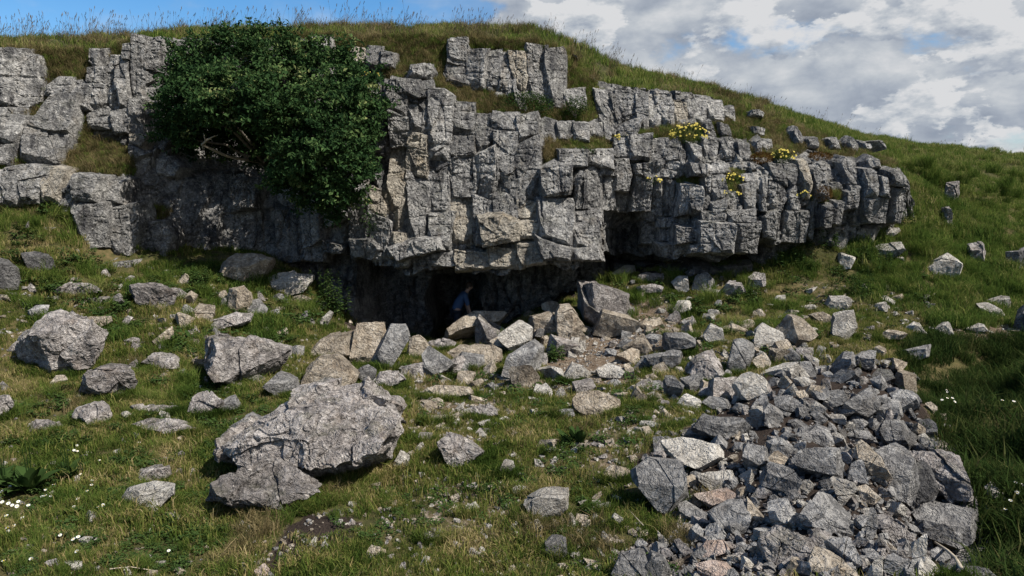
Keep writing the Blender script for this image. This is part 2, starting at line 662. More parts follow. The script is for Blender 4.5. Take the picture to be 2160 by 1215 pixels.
def plain(name, col, rough=0.8, var=0.25, scale=20):
    m, g = new_mat(name)
    out = g.n('ShaderNodeOutputMaterial')
    bs = g.n('ShaderNodeBsdfPrincipled')
    bs.inputs['Roughness'].default_value = rough
    bs.inputs['Specular IOR Level'].default_value = 0.25
    geo = g.n('ShaderNodeNewGeometry')
    n = g.noise(geo.outputs['Position'], scale, 4, 0.6)
    c = g.mix(n, tuple(x * (1 - var) for x in col), tuple(min(1, x * (1 + var)) for x in col))
    g.l(c, bs.inputs['Base Color'])
    g.l(bs.outputs[0], out.inputs['Surface'])
    return m


M_BARK = plain('grey_bark', (0.14, 0.12, 0.10), 0.9, 0.5)
M_WOOD = plain('bleached_wood', (0.36, 0.31, 0.24), 0.85, 0.25, 12)
M_PETAL = plain('white_petals', (0.80, 0.80, 0.78), 0.7, 0.05)
M_YOLK = plain('yellow_florets', (0.62, 0.42, 0.03), 0.7, 0.1)
M_YELLOW = plain('yellow_petals', (0.62, 0.50, 0.10), 0.7, 0.25)
M_SKIN = plain('skin', (0.44, 0.28, 0.21), 0.6, 0.08)
M_JACKET = plain('blue_jacket', (0.055, 0.10, 0.20), 0.75, 0.15)
M_TROUS = plain('dark_trousers', (0.03, 0.035, 0.05), 0.8, 0.2)
M_HAIR = plain('brown_hair', (0.06, 0.04, 0.03), 0.7, 0.3)


def ground_mat():
    m, g = new_mat('turf_and_soil')
    out = g.n('ShaderNodeOutputMaterial')
    bs = g.n('ShaderNodeBsdfPrincipled')
    bs.inputs['Roughness'].default_value = 0.95
    bs.inputs['Specular IOR Level'].default_value = 0.1
    geo = g.n('ShaderNodeNewGeometry')
    P = geo.outputs['Position']
    a = g.n('ShaderNodeAttribute')
    a.attribute_name = 'bare'
    dk = g.n('ShaderNodeAttribute')
    dk.attribute_name = 'dark_soil'
    n1 = g.noise(P, 0.8, 5, 0.6)
    n2 = g.noise(P, 9, 5, 0.7)
    n3 = g.noise(P, 40, 3, 0.7)
    tv = g.math('ADD', g.math('MULTIPLY', n1, 0.5), g.math('MULTIPLY', n2, 0.55))
    turf = g.ramp(tv, [(0.3, (0.022, 0.026, 0.010)), (0.5, (0.055, 0.054, 0.020)), (0.7, (0.14, 0.105, 0.052))])
    soil = g.ramp(g.math('ADD', g.math('MULTIPLY', n2, 0.6), g.math('MULTIPLY', n3, 0.4)),
                  [(0.3, (0.055, 0.038, 0.026)), (0.5, (0.125, 0.092, 0.064)), (0.68, (0.25, 0.205, 0.16))])
    wet = g.ramp(n3, [(0.3, (0.015, 0.011, 0.009)), (0.7, (0.045, 0.034, 0.028))])  # dark soil: the wet patch, plus cave floor, overhang foot and scree ground
    soil = g.mix(dk.outputs['Fac'], soil, wet)
    e = g.math('ADD', a.outputs['Fac'], g.math('MULTIPLY_ADD', n2, 0.8, -0.4))
    col = g.mix(g.ss(e, 0.35, 0.62), turf, soil)
    g.l(col, bs.inputs['Base Color'])
    bp = g.n('ShaderNodeBump')
    bp.inputs['Strength'].default_value = 0.8
    bp.inputs['Distance'].default_value = 0.04
    g.l(g.math('ADD', n2, n3), bp.inputs['Height'])
    g.l(bp.outputs[0], bs.inputs['Normal'])
    g.l(bs.outputs[0], out.inputs['Surface'])
    return m


M_GROUND = ground_mat()


def cliff_body_mat():
    """the cliff's rock, with turf where the ledges carry it (attribute turf)"""
    m = M_CLIFF.copy()
    m.name = 'cliff_rock_and_turf'
    t = m.node_tree
    bs = next(n for n in t.nodes if n.type == 'BSDF_PRINCIPLED')
    src = bs.inputs['Base Color'].links[0].from_socket
    g = NT.__new__(NT)
    g.t = t
    a = g.n('ShaderNodeAttribute')
    a.attribute_name = 'turf'
    geo = g.n('ShaderNodeNewGeometry')
    n2 = g.noise(geo.outputs['Position'], 7, 5, 0.7)
    turf = g.ramp(n2, [(0.3, (0.045, 0.050, 0.018)), (0.55, (0.10, 0.098, 0.036)), (0.75, (0.18, 0.145, 0.07))])
    e = g.math('ADD', a.outputs['Fac'], g.math('MULTIPLY_ADD', n2, 0.8, -0.4))
    g.l(g.mix(g.ss(e, 0.35, 0.6), src, turf), bs.inputs['Base Color'])
    return m


M_BODY = cliff_body_mat()

# ------------------------------------------------------------------ the lie of the land
SLOPE = [  # the grassy hillside right of the cliff, and the skyline: photo column, row, metres away
    (1300, 146, 25), (1500, 196, 28), (1700, 256, 33), (1900, 308, 38), (2060, 334, 42), (2160, 356, 44), (2400, 420, 47),
    (1300, 190, 22.8), (1500, 212, 23.8), (1600, 242, 24.2), (1700, 274, 24.8), (1800, 318, 25.2), (1900, 350, 28),
    (2000, 415, 26), (2100, 440, 27.5), (2000, 500, 23), (2100, 550, 22), (1960, 560, 20.9), (2100, 620, 20.3),
    (1925, 400, 24), (1930, 480, 22.3), (2160, 640, 19.8), (2160, 500, 24.5), (2350, 560, 24), (2300, 700, 19)]
LOWER = SLOPE[13:] + [
    (0, 1215, 6.6), (500, 1215, 6.7), (1000, 1215, 6.8), (1300, 1215, 6.7), (-300, 1215, 6.5),
    (0, 1000, 8.8), (300, 1000, 9.0), (700, 1050, 8.6), (1000, 1000, 9.3), (1250, 1000, 9.2),
    (0, 850, 11), (300, 850, 11.3), (600, 850, 11.6), (900, 850, 12.2), (1200, 850, 12.2),
    (0, 700, 13.5), (300, 700, 14.2), (600, 740, 14.6), (900, 760, 15.5), (1150, 760, 15.6), (1350, 760, 15.4),
    (-300, 640, 13), (0, 610, 14.6), (150, 560, 16.0), (30, 470, 16.6), (120, 440, 17.0), (-300, 440, 16),
    (330, 600, 16.4), (500, 610, 17.3), (450, 560, 18.2), (250, 562, 17.0), (650, 650, 17.8), (600, 570, 19.2),
    (730, 680, 19.0), (860, 715, 18.6), (960, 725, 18.6), (940, 722, 20.5), (940, 715, 23),
    (1100, 690, 18.8), (1180, 640, 19.6), (1250, 620, 20.0), (1250, 660, 18.6), (1400, 660, 18.3), (1400, 600, 19.8), (1400, 560, 21.3),
    (1550, 580, 20.4), (1550, 660, 18.3), (1600, 700, 16.8), (1700, 570, 20.4), (1700, 520, 21), (1700, 640, 18.6), (1830, 560, 20.6), (1830, 490, 21.5),
    (1830, 650, 18.4), (1850, 720, 16.4), (1980, 705, 17.2), (2100, 702, 17.9), (2170, 702, 17.9), (2400, 700, 17.5),
    # the bank and gully beyond the scree
    (2100, 728, 17.3), (2100, 800, 16.4), (2000, 780, 15.8), (1960, 860, 14.6),
    # the scree mound
    (1700, 1215, 6.1), (1900, 1215, 6.0), (2050, 1190, 6.4), (1500, 1190, 6.6), (1700, 1000, 8.0), (1850, 1000, 7.9), (1550, 1000, 8.7), (1980, 1000, 8.4), (1700, 860, 10.8), (1880, 850, 10.9),
    (1540, 850, 11.9), (1420, 1050, 8.6), (1700, 780, 14.2), (1880, 770, 14.6)]
UPPER = SLOPE + [
    (-600, 80, 21), (-300, 84, 21), (0, 84, 20.6), (100, 80, 20.8), (290, 68, 21.5), (560, 62, 21.6), (850, 62, 22.4), (1000, 68, 22.8), (1150, 76, 23.2), (1210, 98, 23.6)]
_pl = np.array([at_y(a, b, c) for a, b, c in LOWER])
_extra = np.array([(5.7, 10, -1.0), (6.9, 10, -0.3), (8.5, 10, 0.8), (10.5, 10, 2.0), (7.9, 13.5, -1.05), (9.6, 13.5, -0.25), (11.6, 13.5, 0.9), (4.7, 7.5, -0.65), (5.6, 7.5, -0.1), (7.2, 7.5, 0.9), (-14, 24, 2.3), (-8, 25, 1.8), (0, 26, 0.5), (6, 25, 1.5), (-12, 1, 0.3), (0, 0.5, 1.2), (8, 1, 0.8), (0, 3.5, 0.35), (-6, 3, 0.1), (6, 3, 0.2)])
_pl = np.r_[_pl, _extra]
lower = TPS(_pl[:, :2], _pl[:, 2], 0.03, (-15, 0), (30, 46))
_pu = np.array([at_y(a, b, c) for a, b, c in UPPER])
_eu = np.array([(-16, 30, 7.4), (-5, 32, 7.4), (4, 34, 7.0), (14, 48, 3.4), (28, 55, 0.5), (-16, 45, 6.2), (0, 48, 6)])
_pu = np.r_[_pu, _eu]
upper = TPS(_pu[:, :2], _pu[:, 2], 0.03, (-18, 17), (34, 56))
RAMP = 26.0


def hz(x, y, detail=True):
    x = np.asarray(x, float)
    y = np.broadcast_to(np.asarray(y, float), x.shape)
    a = lower(x, y)
    S = sstep(y, RAMP, RAMP + 1.5)
    b = np.where(S > 0, upper(x, y), a)
    z = a + S * (b - a)
    if detail:
        P = np.stack([np.ravel(x) * 0.9, np.ravel(y) * 0.9, np.zeros(x.size)], 1)
        hill = (sstep(x - 0.46 * y, 1.0, 2.2) * sstep(y, 15.5, 18)).ravel()
        z = z + ((0.10 + 0.16 * hill) * fbm(P, 5, 0.6, 3)).reshape(x.shape)
    return z


def ground_hit(px, row):
    """where the line of sight through photo pixel (px, row) meets the lower ground"""
    px = np.atleast_1d(np.asarray(px, float))
    row = np.atleast_1d(np.asarray(row, float))
    Y = np.linspace(4.2, 27, 260)
    d = ray(px, row)
    t = Y[None] / d[:, 1:2]
    X = d[:, 0:1] * t
    Z = CAM[2] + d[:, 2:3] * t
    H = hz(X, np.broadcast_to(Y, X.shape))
    under = Z < H
    k = np.where(under.any(1), under.argmax(1), len(Y) - 1)
    k = np.maximum(k, 1)
    i = np.arange(len(px))
    g0 = Z[i, k - 1] - H[i, k - 1]
    g1 = Z[i, k] - H[i, k]
    u = np.clip(g0 / np.where(np.abs(g0 - g1) < 1e-9, 1, g0 - g1), 0, 1)
    y = Y[k - 1] + u * (Y[k] - Y[k - 1])
    t = y / d[:, 1]
    return np.stack([d[:, 0] * t, y, CAM[2] + d[:, 2] * t], 1)


SCREE = [(1465, 900), (1500, 860), (1560, 795), (1690, 770), (1780, 755), (1880, 770), (1930, 820), (1950, 900), (2025, 950), (2050, 1050), (2065, 1140), (2120, 1230), (1290, 1230), (1310, 1170), (1430, 1130), (1420, 1080), (1350, 1040), (1340, 985), (1400, 930)]
BARE = [([(1190, 700), (1260, 685), (1420, 680), (1440, 735), (1350, 765), (1300, 800), (1200, 810), (1150, 770)], 0.95, 0),
        ([(640, 1085), (740, 1075), (770, 1110), (720, 1160), (640, 1180), (560, 1230), (470, 1230), (540, 1180)], 0.72, 1),
        ([(1985, 692), (2170, 680), (2170, 708), (2000, 712)], 1.0, 0),
        ([(740, 600), (1240, 560), (1230, 640), (1100, 680), (930, 725), (740, 700)], 1.0, 1),
        ([(1280, 640), (1420, 620), (1430, 700), (1270, 690)], 0.75, 0),
        ([(880, 745), (1060, 690), (1200, 690), (1450, 690), (1700, 740), (1560, 810), (1440, 850), (1100, 850), (900, 830)], 0.5, 0),
        ([(840, 1010), (1090, 990), (1110, 1130), (880, 1150)], 0.45, 0),
        ([(860, 780), (1100, 800), (1060, 900), (860, 900)], 0.5, 0),
        ([(1230, 880), (1440, 860), (1330, 1010), (1230, 1010)], 0.5, 0),
        ([(30, 1080), (110, 1060), (130, 1150), (50, 1150)], 0.4, 0),
        ([(1290, 545), (1620, 530), (1640, 560), (1290, 585)], 0.8, 1),
        ([(1700, 590), (1760, 600), (1900, 600), (1890, 660), (1700, 700)], 0.4, 0),
        (SCREE, 1.0, 1.0)]


def bare_at(P):
    px, row, w = project(P)
    wob = fbm(P * [1.3, 1.3, 0] + 5.5, 3, 0.6, 66)
    px = px + wob * 26
    row = row + wob * 12
    b = np.zeros(len(P))
    dks = np.zeros(len(P))
    ok = (w > 2) & (P[:, 1] < 23.5)
    for poly, s, dk in BARE:
        q = ok & inpoly(px, row, poly)
        b = np.where(q, np.maximum(b, s), b)
        dks = np.where(q, np.maximum(dks, dk), dks)
    return b, dks


def build_ground():
    def axis(lo, a, b, hi, st):
        left = a - np.cumsum(st * 1.12 ** np.arange(200))
        right = b + np.cumsum(st * 1.12 ** np.arange(200))
        return np.r_[left[left > lo][::-1], np.arange(a, b, st), right[right < hi]]
    xs = axis(-160, -14.5, 17.5, 170, 0.11)
    ys = axis(-60, 3, 27.5, 260, 0.11)
    X, Y = np.meshgrid(xs, ys)
    Z = hz(X, Y)
    far = sstep(np.hypot(np.clip(np.abs(X - 2) - 24, 0, None), np.clip(Y - 52, 0, None)), 0, 60)
    Z = Z - far * 6.0
    P = np.stack([X.ravel(), Y.ravel(), Z.ravel()], 1)
    nx = len(xs)
    i = np.arange(len(xs) * len(ys)).reshape(len(ys), nx)
    Q = np.stack([i[:-1, :-1], i[:-1, 1:], i[1:, 1:], i[1:, :-1]], -1).reshape(-1, 4)
    me = mesh('ground', P, Q, [M_GROUND], True)
    b, dks = bare_at(P)
    attr(me, 'bare', b)
    attr(me, 'dark_soil', dks)
    tag(link('ground', me), 'grassy hillside and trampled ground below and behind the limestone cliff', kind='structure')


build_ground()

# ------------------------------------------------------------------ the cliff
CP = [(-250, 100, 18.2), (-250, 430, 16.4), (0, 100, 18.6), (0, 230, 18.1), (0, 340, 17.4), (0, 430, 16.9), (150, 100, 19.6), (150, 200, 18.9), (150, 350, 17.9), (160, 372, 17.4), (170, 530, 17.1), (230, 300, 18.7), (230, 360, 17.8),
      (300, 85, 19.6), (300, 250, 19.1), (300, 400, 18.2), (300, 550, 17.7), (400, 120, 19.9), (400, 400, 19.4), (500, 400, 20.0), (600, 120, 20.2), (650, 400, 20.0), (430, 290, 20.5), (540, 290, 20.8), (620, 300, 20.7), (480, 560, 19.6), (640, 550, 19.8), (720, 540, 19.6),
      (740, 400, 19.3), (760, 150, 20.4), (840, 175, 19.7), (840, 350, 19.3), (840, 530, 18.5), (950, 200, 20.1), (1000, 245, 19.9), (1000, 400, 19.3), (1000, 515, 18.7), (1000, 200, 20.6), (1120, 245, 20.0), (1250, 350, 19.3), (1200, 450, 19.0), (1250, 540, 18.7),
      (960, 88, 21.2), (960, 175, 20.9), (870, 100, 21.0), (1150, 98, 21.5), (1150, 235, 20.7), (1220, 120, 22.6), (1230, 240, 21.0), (1220, 300, 20.0), (1300, 195, 22.3), (1300, 285, 21.2), (1330, 300, 20.6), (1500, 212, 22.8), (1500, 250, 22.3), (1450, 290, 21.0),
      (1340, 340, 20.5), (1312, 440, 20.9), (1308, 490, 21.7), (1310, 545, 22.0), (1450, 330, 20.5), (1450, 470, 19.9), (1450, 530, 19.6), (1590, 330, 20.8), (1590, 530, 19.7), (1600, 250, 23.4), (1700, 280, 23.6), (1700, 345, 21.0), (1700, 500, 20.5), (1770, 310, 23.6),
      (1850, 345, 21.6), (1850, 470, 21.2), (1905, 355, 22.6), (1905, 470, 22.0), (1940, 390, 26), (1940, 500, 25), (2000, 380, 28), (2000, 520, 27)]
_c = np.array([at_y(a, b, c) for a, b, c in CP])
ycliff = TPS(_c[:, [0, 2]], _c[:, 1], 0.02, (-17, -2), (14.5, 9))
TOP = [(-300, 104), (0, 100), (80, 100), (190, 104), (270, 84), (345, 78), (640, 74), (760, 78), (850, 74), (940, 78), (1100, 86), (1185, 92), (1215, 120), (1260, 168), (1400, 188), (1500, 200), (1600, 232), (1700, 268), (1770, 300), (1850, 328), (1900, 352), (1914, 440), (1930, 540)]
TOPY = [18.2, 18.6, 19.0, 19.4, 19.6, 19.7, 20.4, 20.8, 21.2, 21.3, 21.4, 21.6, 22.6, 22.4, 22.5, 22.9, 23.5, 23.7, 23.7, 22.4, 22.6, 23.4, 24.0]
_t = np.array([at_y(a, b, c) for (a, b), c in zip(TOP, TOPY)])
HANG = [(-300, 470, 0), (300, 590, 0), (380, 565, 0.15), (560, 560, 0.35), (730, 530, 0.5), (765, 560, 2.3), (840, 566, 2.7), (930, 566, 3.2), (1040, 568, 3.4), (1200, 555, 3.0), (1265, 547, 2.2), (1300, 548, 1.5), (1340, 545, 1.6), (1420, 543, 1.8), (1595, 531, 1.7), (1620, 512, 0.7), (1720, 495, 0.2), (1790, 470, 0.0), (2000, 520, 0)]
_h = np.array([at_y(a, b, 18.9 if a < 1300 else 19.9) for a, b, _ in HANG])
_hr = np.array([h[2] for h in HANG])
LEDGE = [  # turf on the cliff's ledges, as seen in the photograph
    [(-20, 60), (330, 60), (292, 82), (275, 112), (225, 118), (200, 105), (180, 140), (186, 165), (155, 168), (140, 158), (108, 165), (80, 205), (76, 112), (-20, 100)],
    [(78, 165), (105, 170), (97, 230), (62, 300), (48, 350), (28, 345), (50, 262), (-10, 246), (-10, 238), (72, 238)],
    [(146, 250), (185, 245), (190, 290), (280, 312), (285, 365), (160, 366), (140, 352)],
    [(-20, 345), (60, 350), (30, 362), (-20, 362)],
    [(300, 55), (940, 55), (945, 120), (950, 150), (965, 205), (905, 175), (915, 150), (870, 135), (850, 165), (815, 165), (760, 130), (650, 100), (560, 80), (350, 78)],
    [(912, 175), (1010, 178), (1045, 205), (1060, 240), (1000, 240), (955, 204)],
    [(1190, 90), (1265, 185), (1255, 255), (1190, 258), (1062, 240), (1050, 205), (1190, 232)],
    [(930, 55), (1200, 70), (1200, 100), (1110, 108), (985, 105), (940, 80)],
    [(1150, 298), (1290, 292), (1300, 318), (1180, 346), (1145, 346)],
    [(1300, 288), (1420, 268), (1560, 258), (1600, 292), (1500, 292), (1440, 300), (1330, 290)],
    [(1500, 200), (1760, 280), (1910, 350), (1860, 352), (1800, 330), (1760, 330), (1700, 312), (1660, 335), (1590, 330), (1560, 255)],
    [(1700, 410), (1720, 415), (1765, 400), (1775, 430), (1720, 432)],
    [(1430, 372), (1470, 372), (1475, 395), (1430, 392)], [(1530, 360), (1565, 360), (1560, 410), (1535, 400)],
    [(280, 440), (360, 430), (350, 470), (300, 460)], [(1365, 370), (1395, 370), (1390, 395), (1365, 395)]]


def in_ledge(px, row):
    r = np.zeros(np.shape(px), bool)
    for p in LEDGE:
        r |= inpoly(px, row, p)
    return r


def worley2(x, z, seed):
    ix, iz = np.floor(x), np.floor(z)
    f1 = np.full(x.shape, 9.0)
    f2 = np.full(x.shape, 9.0)
    cell = np.zeros(x.shape)
    o = np.zeros(x.shape)
    for a in (-1, 0, 1):
        for b in (-1, 0, 1):
            cx, cz = ix + a, iz + b
            jx = hash3(cx, cz, o, seed)
            jz = hash3(cx, cz, o, seed + 1)
            cv = hash3(cx, cz, o, seed + 2)
            d = np.maximum(np.abs(cx + jx - x), np.abs(cz + jz - z))
            q = d < f1
            f2 = np.where(q, f1, np.minimum(f2, d))
            cell = np.where(q, cv, cell)
            f1 = np.where(q, d, f1)
    return f1, f2 - f1, cell


def cliff_front(x, z, rough=True):
    Y = ycliff(x, z)
    zb = np.interp(x, _h[:, 0], _h[:, 2])
    rec = np.interp(x, _h[:, 0], _hr)
    u = sstep(zb + 0.10 * np.sin(x * 3.1) + 0.07 * np.sin(x * 7.7) - z, 0.0, 0.14)
    Y = Y + rec * u
    wob = 0.12 * np.sin(z * 4.0)
    Y = Y + 0.16
    hole = sstep(x + wob, -2.50, -2.32) * (1 - sstep(x + wob, -1.02, -0.84)) * (1 - sstep(z, 1.0, 1.15))
    Y = Y + hole * 2.6
    if rough:
        sh = x.shape
        xx, zz = x.ravel(), z.ravel()
        wx = xx + 0.10 * vnoise(np.stack([xx * 2, zz * 2, zz * 0], 1), 7)
        wz = zz + 0.10 * vnoise(np.stack([xx * 2, zz * 2, zz * 0 + 5], 1), 8)
        f1, e, c = worley2(wx * 2.1, wz * 1.25, 21)
        f1b, eb, cb = worley2(wx * 5.2 + 9, wz * 4.1, 51)
        dy = -0.34 * (c - 0.35) - 0.16 * (cb - 0.5)
        dy += 0.12 * np.clip(1 - e / 0.09, 0, 1) + 0.05 * np.clip(1 - eb / 0.12, 0, 1)
        dy += -0.07 * fbm(np.stack([xx * 3, zz * 3, xx * 0], 1), 4, 0.55, 31)
        Y = Y + dy.reshape(sh)
    return Y


def build_cliff_body():
    xs = np.arange(-16.5, 13.2, 0.05)
    ztop = np.interp(xs, _t[:, 0], _t[:, 2])
    nv = 200
    t = np.linspace(0, 1, nv)[:, None]
    Z = -1.6 + (ztop[None] + 1.6) * t
    X = np.broadcast_to(xs, Z.shape).copy()
    Y = cliff_front(X, Z)
    P = np.stack([X, Y, Z], -1)
    px, row, w = project(P.reshape(-1, 3))
    turf = in_ledge(px, row).reshape(Z.shape).astype(float)
    # smoother under turf
    Ys = cliff_front(X, Z, False)
    sm = turf.copy()
    for _ in range(3):
        sm[1:-1, 1:-1] = (sm[:-2, 1:-1] + sm[2:, 1:-1] + sm[1:-1, :-2] + sm[1:-1, 2:] + sm[1:-1, 1:-1]) / 5
    lump = 0.07 * fbm(np.stack([X.ravel() * 4, Z.ravel() * 4, X.ravel() * 0 + 3], 1), 3, 0.5, 9).reshape(X.shape)
    P[..., 1] = Y * (1 - sm) + (Ys + 0.06 + lump) * sm
    # the cap runs back from the top edge and dips under the hillside
    nc = 26
    cy0 = P[-1, :, 1]
    rows = []
    for k in range(1, nc + 1):
        u = k / nc
        yy = cy0 + (RAMP + 2.2 - cy0) * u ** 1.35
        zz = ztop + (upper(xs, np.clip(yy, 17, None)) - ztop) * sstep(u, 0.0, 0.42) - 0.30 * sstep(u, 0.8, 1.0)
        zz = zz + 0.07 * fbm(np.stack([xs * 1.6, yy * 1.6, xs * 0], 1), 3, 0.5, 12)
        zz = np.minimum(zz, np.where(xs > 11.4, ztop - 0.1, 99))
        rows.append(np.stack([xs, yy, zz], 1))
    P = np.concatenate([P, np.stack(rows)], 0)
    turf = np.concatenate([turf, np.ones((nc, len(xs)))], 0)
    n, m = P.shape[:2]
    i = np.arange(n * m).reshape(n, m)
    Q = np.stack([i[:-1, :-1], i[:-1, 1:], i[1:, 1:], i[1:, :-1]], -1).reshape(-1, 4)
    me = mesh('cliff', P.reshape(-1, 3), Q, [M_BODY], False)
    attr(me, 'turf', turf.ravel())
    o = link('cliff', me)
    tag(o, 'grey limestone cliff of jointed blocks with a dark cave under its overhang', kind='structure')
    return o, P


CLIFF, CLIFFP = build_cliff_body()

BLOCKS = []     # polygons in photo pixels


def B(*pts, **kw):
    BLOCKS.append((list(pts), kw))


def quad(x0, x1, y0, y1, sk=0, n=1, **kw):
    cols([x0 + 1, x1 - 1], [y0], [y1], n, sk, **kw)


def cols(edges, tops, bots, n=0, sk=0, vary=1.0, **kw):
    deep = edges[0] > 1285 and tops[0] > 285
    """columns between the vertical joints EDGES, each cut by a few slanting bedding joints at uneven heights"""
    r = np.random.default_rng(int(edges[0] * 7 + tops[0] * 3 + len(edges)))

    def joint(e):
        ph, am = r.uniform(0, 6.28), r.uniform(2, 6) * (1 if len(edges) > 2 or edges[1] - edges[0] > 34 else .5)
        return lambda y: e + am * math.sin(y / 31 + ph) + 0.6 * am * math.sin(y / 13 + 2 * ph)
    J = [joint(e) for e in edges]
    g_ = 1.2 if deep else -2.5
    vary = vary * (1.9 if deep else 1)
    for k in range(len(edges) - 1):
        t, u = tops[k], bots[k]
        H = u - t
        m = n if n and n > 1 and H < 110 else (1 if n == 1 else max(1, int(round(H / r.uniform(62, 120)))))
        w = r.uniform(0.35, 1.6, m)
        cut = np.r_[0, np.cumsum(w) / w.sum()]
        sl = np.r_[r.uniform(-4, 4), r.uniform(-13, 13, m - 1), r.uniform(-3, 3)] if m > 1 else r.uniform(-4, 4, 2)
        for i in range(m):
            a, b = t + H * cut[i], t + H * cut[i + 1]
            s0, s1 = sl[i], sl[i + 1]
            L, Rr = J[k], J[k + 1]
            ka, kb = sk * cut[i], sk * cut[i + 1]
            md = (a + b) / 2
            kk = dict(kw)
            kk['prot'] = kw.get('prot', 0.08) + r.uniform(-0.10, 0.10) * vary
            B((L(a - s0) + ka + g_, a - s0), (Rr(a + s0) + ka - g_, a + s0), (Rr(md) + (ka + kb) / 2 - g_, md), (Rr(b + s1) + kb - g_, b + s1 + 2.5), (L(b - s1) + kb + g_, b - s1 + 2.5), (L(md) + (ka + kb) / 2 + g_, md), **kk)


# left end
B((-20, 108), (20, 104), (64, 118), (75, 160), (78, 212), (60, 237), (-20, 240), calm=4)
B((18, 100), (50, 103), (46, 119), (18, 119))
B((103, 202), (117, 168), (140, 160), (155, 176), (152, 206), (125, 209), calm=1)
B((112, 206), (141, 204), (148, 260), (140, 350), (90, 355), (50, 353), (64, 294), (95, 240), prot=0.35, calm=3)
B((-20, 230), (40, 232), (50, 262), (40, 300), (-20, 305), prot=0.05)
B((155, 195), (168, 172), (186, 178), (197, 232), (155, 237), calm=1)
quad(186, 222, 142, 228, 6, 1)
quad(196, 214, 105, 141, 0, 1)
quad(226, 250, 118, 232, 4, 1)
quad(251, 272, 126, 226, 4, 1)
quad(268, 286, 94, 128, 0, 1)
quad(290, 314, 79, 200, -6, 1, calm=2)
quad(315, 345, 82, 152, -4, 1, calm=2)
quad(346, 372, 85, 132, -6, 1)
quad(306, 334, 154, 224, -4, 2)
quad(274, 300, 205, 282, 0, 2)
B((186, 262), (196, 235), (222, 228), (240, 240), (240, 272), (190, 276))
B((242, 236), (272, 230), (276, 282), (250, 286), (242, 270))
quad(-20, 26, 308, 347, 0, 1)
quad(12, 50, 246, 302, 0, 1)
cols([-20, 24, 60, 106, 138], [360, 357, 352, 360], [430, 434, 428, 424], 1, prot=0.2)
B((160, 370), (175, 365), (211, 370), (213, 424), (164, 426), prot=0.25)
B((215, 380), (236, 375), (262, 384), (262, 430), (215, 428), prot=0.2)
B((166, 428), (229, 430), (236, 470), (232, 520), (205, 524), (185, 500), prot=0.28)
B((234, 436), (288, 432), (298, 480), (290, 535), (255, 540), (240, 490), prot=0.25)
B((262, 500), (298, 470), (345, 462), (362, 500), (350, 560), (262, 560), prot=0.3)
B((296, 470), (300, 440), (345, 420), (366, 440), (362, 470), prot=0.1)
quad(282, 312, 282, 366, 0, 3)
quad(313, 344, 285, 366, 0, 3)
B((342, 338), (362, 331), (382, 350), (380, 374), (342, 376), prot=0.25)
cols([284, 314, 346, 384], [368, 370, 380], [438, 440, 438], 2)
B((218, 552), (250, 549), (252, 572), (222, 573), prot=0.5)
B((252, 548), (300, 545), (304, 575), (254, 576), prot=0.5)
for _q in ((640, 668, 88, 110), (668, 700, 82, 108), (742, 775, 102, 140), (776, 806, 98, 150), (807, 834, 112, 146), (420, 446, 84, 112)):
    quad(*_q, 0, 1, prot=0.18)
# the wall in the shade of the shrub
cols([370, 418, 452, 500, 548, 592, 640, 690, 738], [380, 372, 368, 380, 390, 400, 420, 440], [545, 550, 548, 552, 552, 550, 548, 530], 4, prot=0.16, vary=2.6)
cols([440, 520, 610, 700], [300, 300, 320], [372, 380, 395], 1, prot=0.05, m='d')  # dark rock carries the hollow's shade in its colour
# the main face
cols([742, 784, 822], [392, 400], [540, 545], 3, vary=0.55)
cols([824, 860], [168], [545], 6, vary=0.55)
cols([862, 904], [176], [532], 6, vary=0.55)
cols([906, 950], [192], [522], 5, vary=0.55)
cols([952, 1000], [210], [520], 5, vary=0.55)
B((862, 172), (870, 140), (905, 136), (912, 150), (908, 168), prot=0.35)
B((826, 168), (880, 172), (900, 205), (885, 212), (830, 196), prot=0.25)
cols([1002, 1046, 1092, 1134], [241, 240, 243], [518, 506, 500], 5, vary=0.55)
B((1010, 460), (1060, 452), (1100, 470), (1096, 506), (1020, 520), prot=0.45)
B((1140, 358), (1165, 345), (1205, 352), (1206, 410), (1142, 420), prot=0.35)
B((1207, 380), (1225, 360), (1262, 388), (1264, 440), (1208, 440), prot=0.3)
cols([1140, 1204, 1264], [420, 442], [546, 548], 3, prot=0.32)
B((820, 520), (850, 505), (930, 500), (940, 525), (870, 530), (842, 549), prot=0.45)
B((742, 505), (800, 500), (820, 525), (790, 545), (745, 535), prot=0.3)
cols([905, 965, 1035, 1100, 1150], [532, 530, 522, 514], [560, 567, 566, 558], 1, prot=-0.05)
cols([1172, 1202, 1242, 1290], [256, 262, 260], [298, 300, 296], 1)
cols([1182, 1236, 1296], [318, 316], [352, 352], 1, prot=0.05)
cols([1264, 1296], [350], [440], 2, prot=-0.15)
# upper tiers
cols([944, 985], [84], [182], 2)
B((944, 100), (950, 84), (972, 80), (984, 92), (985, 128), (945, 130), prot=0.2)
cols([986, 1024, 1060, 1084, 1110, 1150, 1188], [108, 106, 110, 110, 97, 104], [192, 196, 236, 238, 242, 236], 0)
cols([1192, 1232], [188], [236], 1, prot=0.1)
cols([1257, 1289, 1306, 1346, 1366, 1386, 1420, 1446, 1486, 1522, 1546], [192, 202, 192, 196, 202, 198, 212, 208, 214, 226], [262, 292, 296, 286, 278, 272, 266, 264, 262, 252], 0)
cols([1270, 1308], [244], [290], 1)
B((1572, 248), (1578, 236), (1594, 232), (1606, 240), (1604, 252), prot=0.3)
B((1586, 268), (1612, 272), (1608, 288), (1586, 288), prot=0.1)
B((1662, 308), (1668, 272), (1680, 268), (1692, 312), prot=0.2)
cols([1692, 1722], [290], [312], 1, prot=0.15)
cols([1738, 1766], [292], [316], 1, prot=0.15)
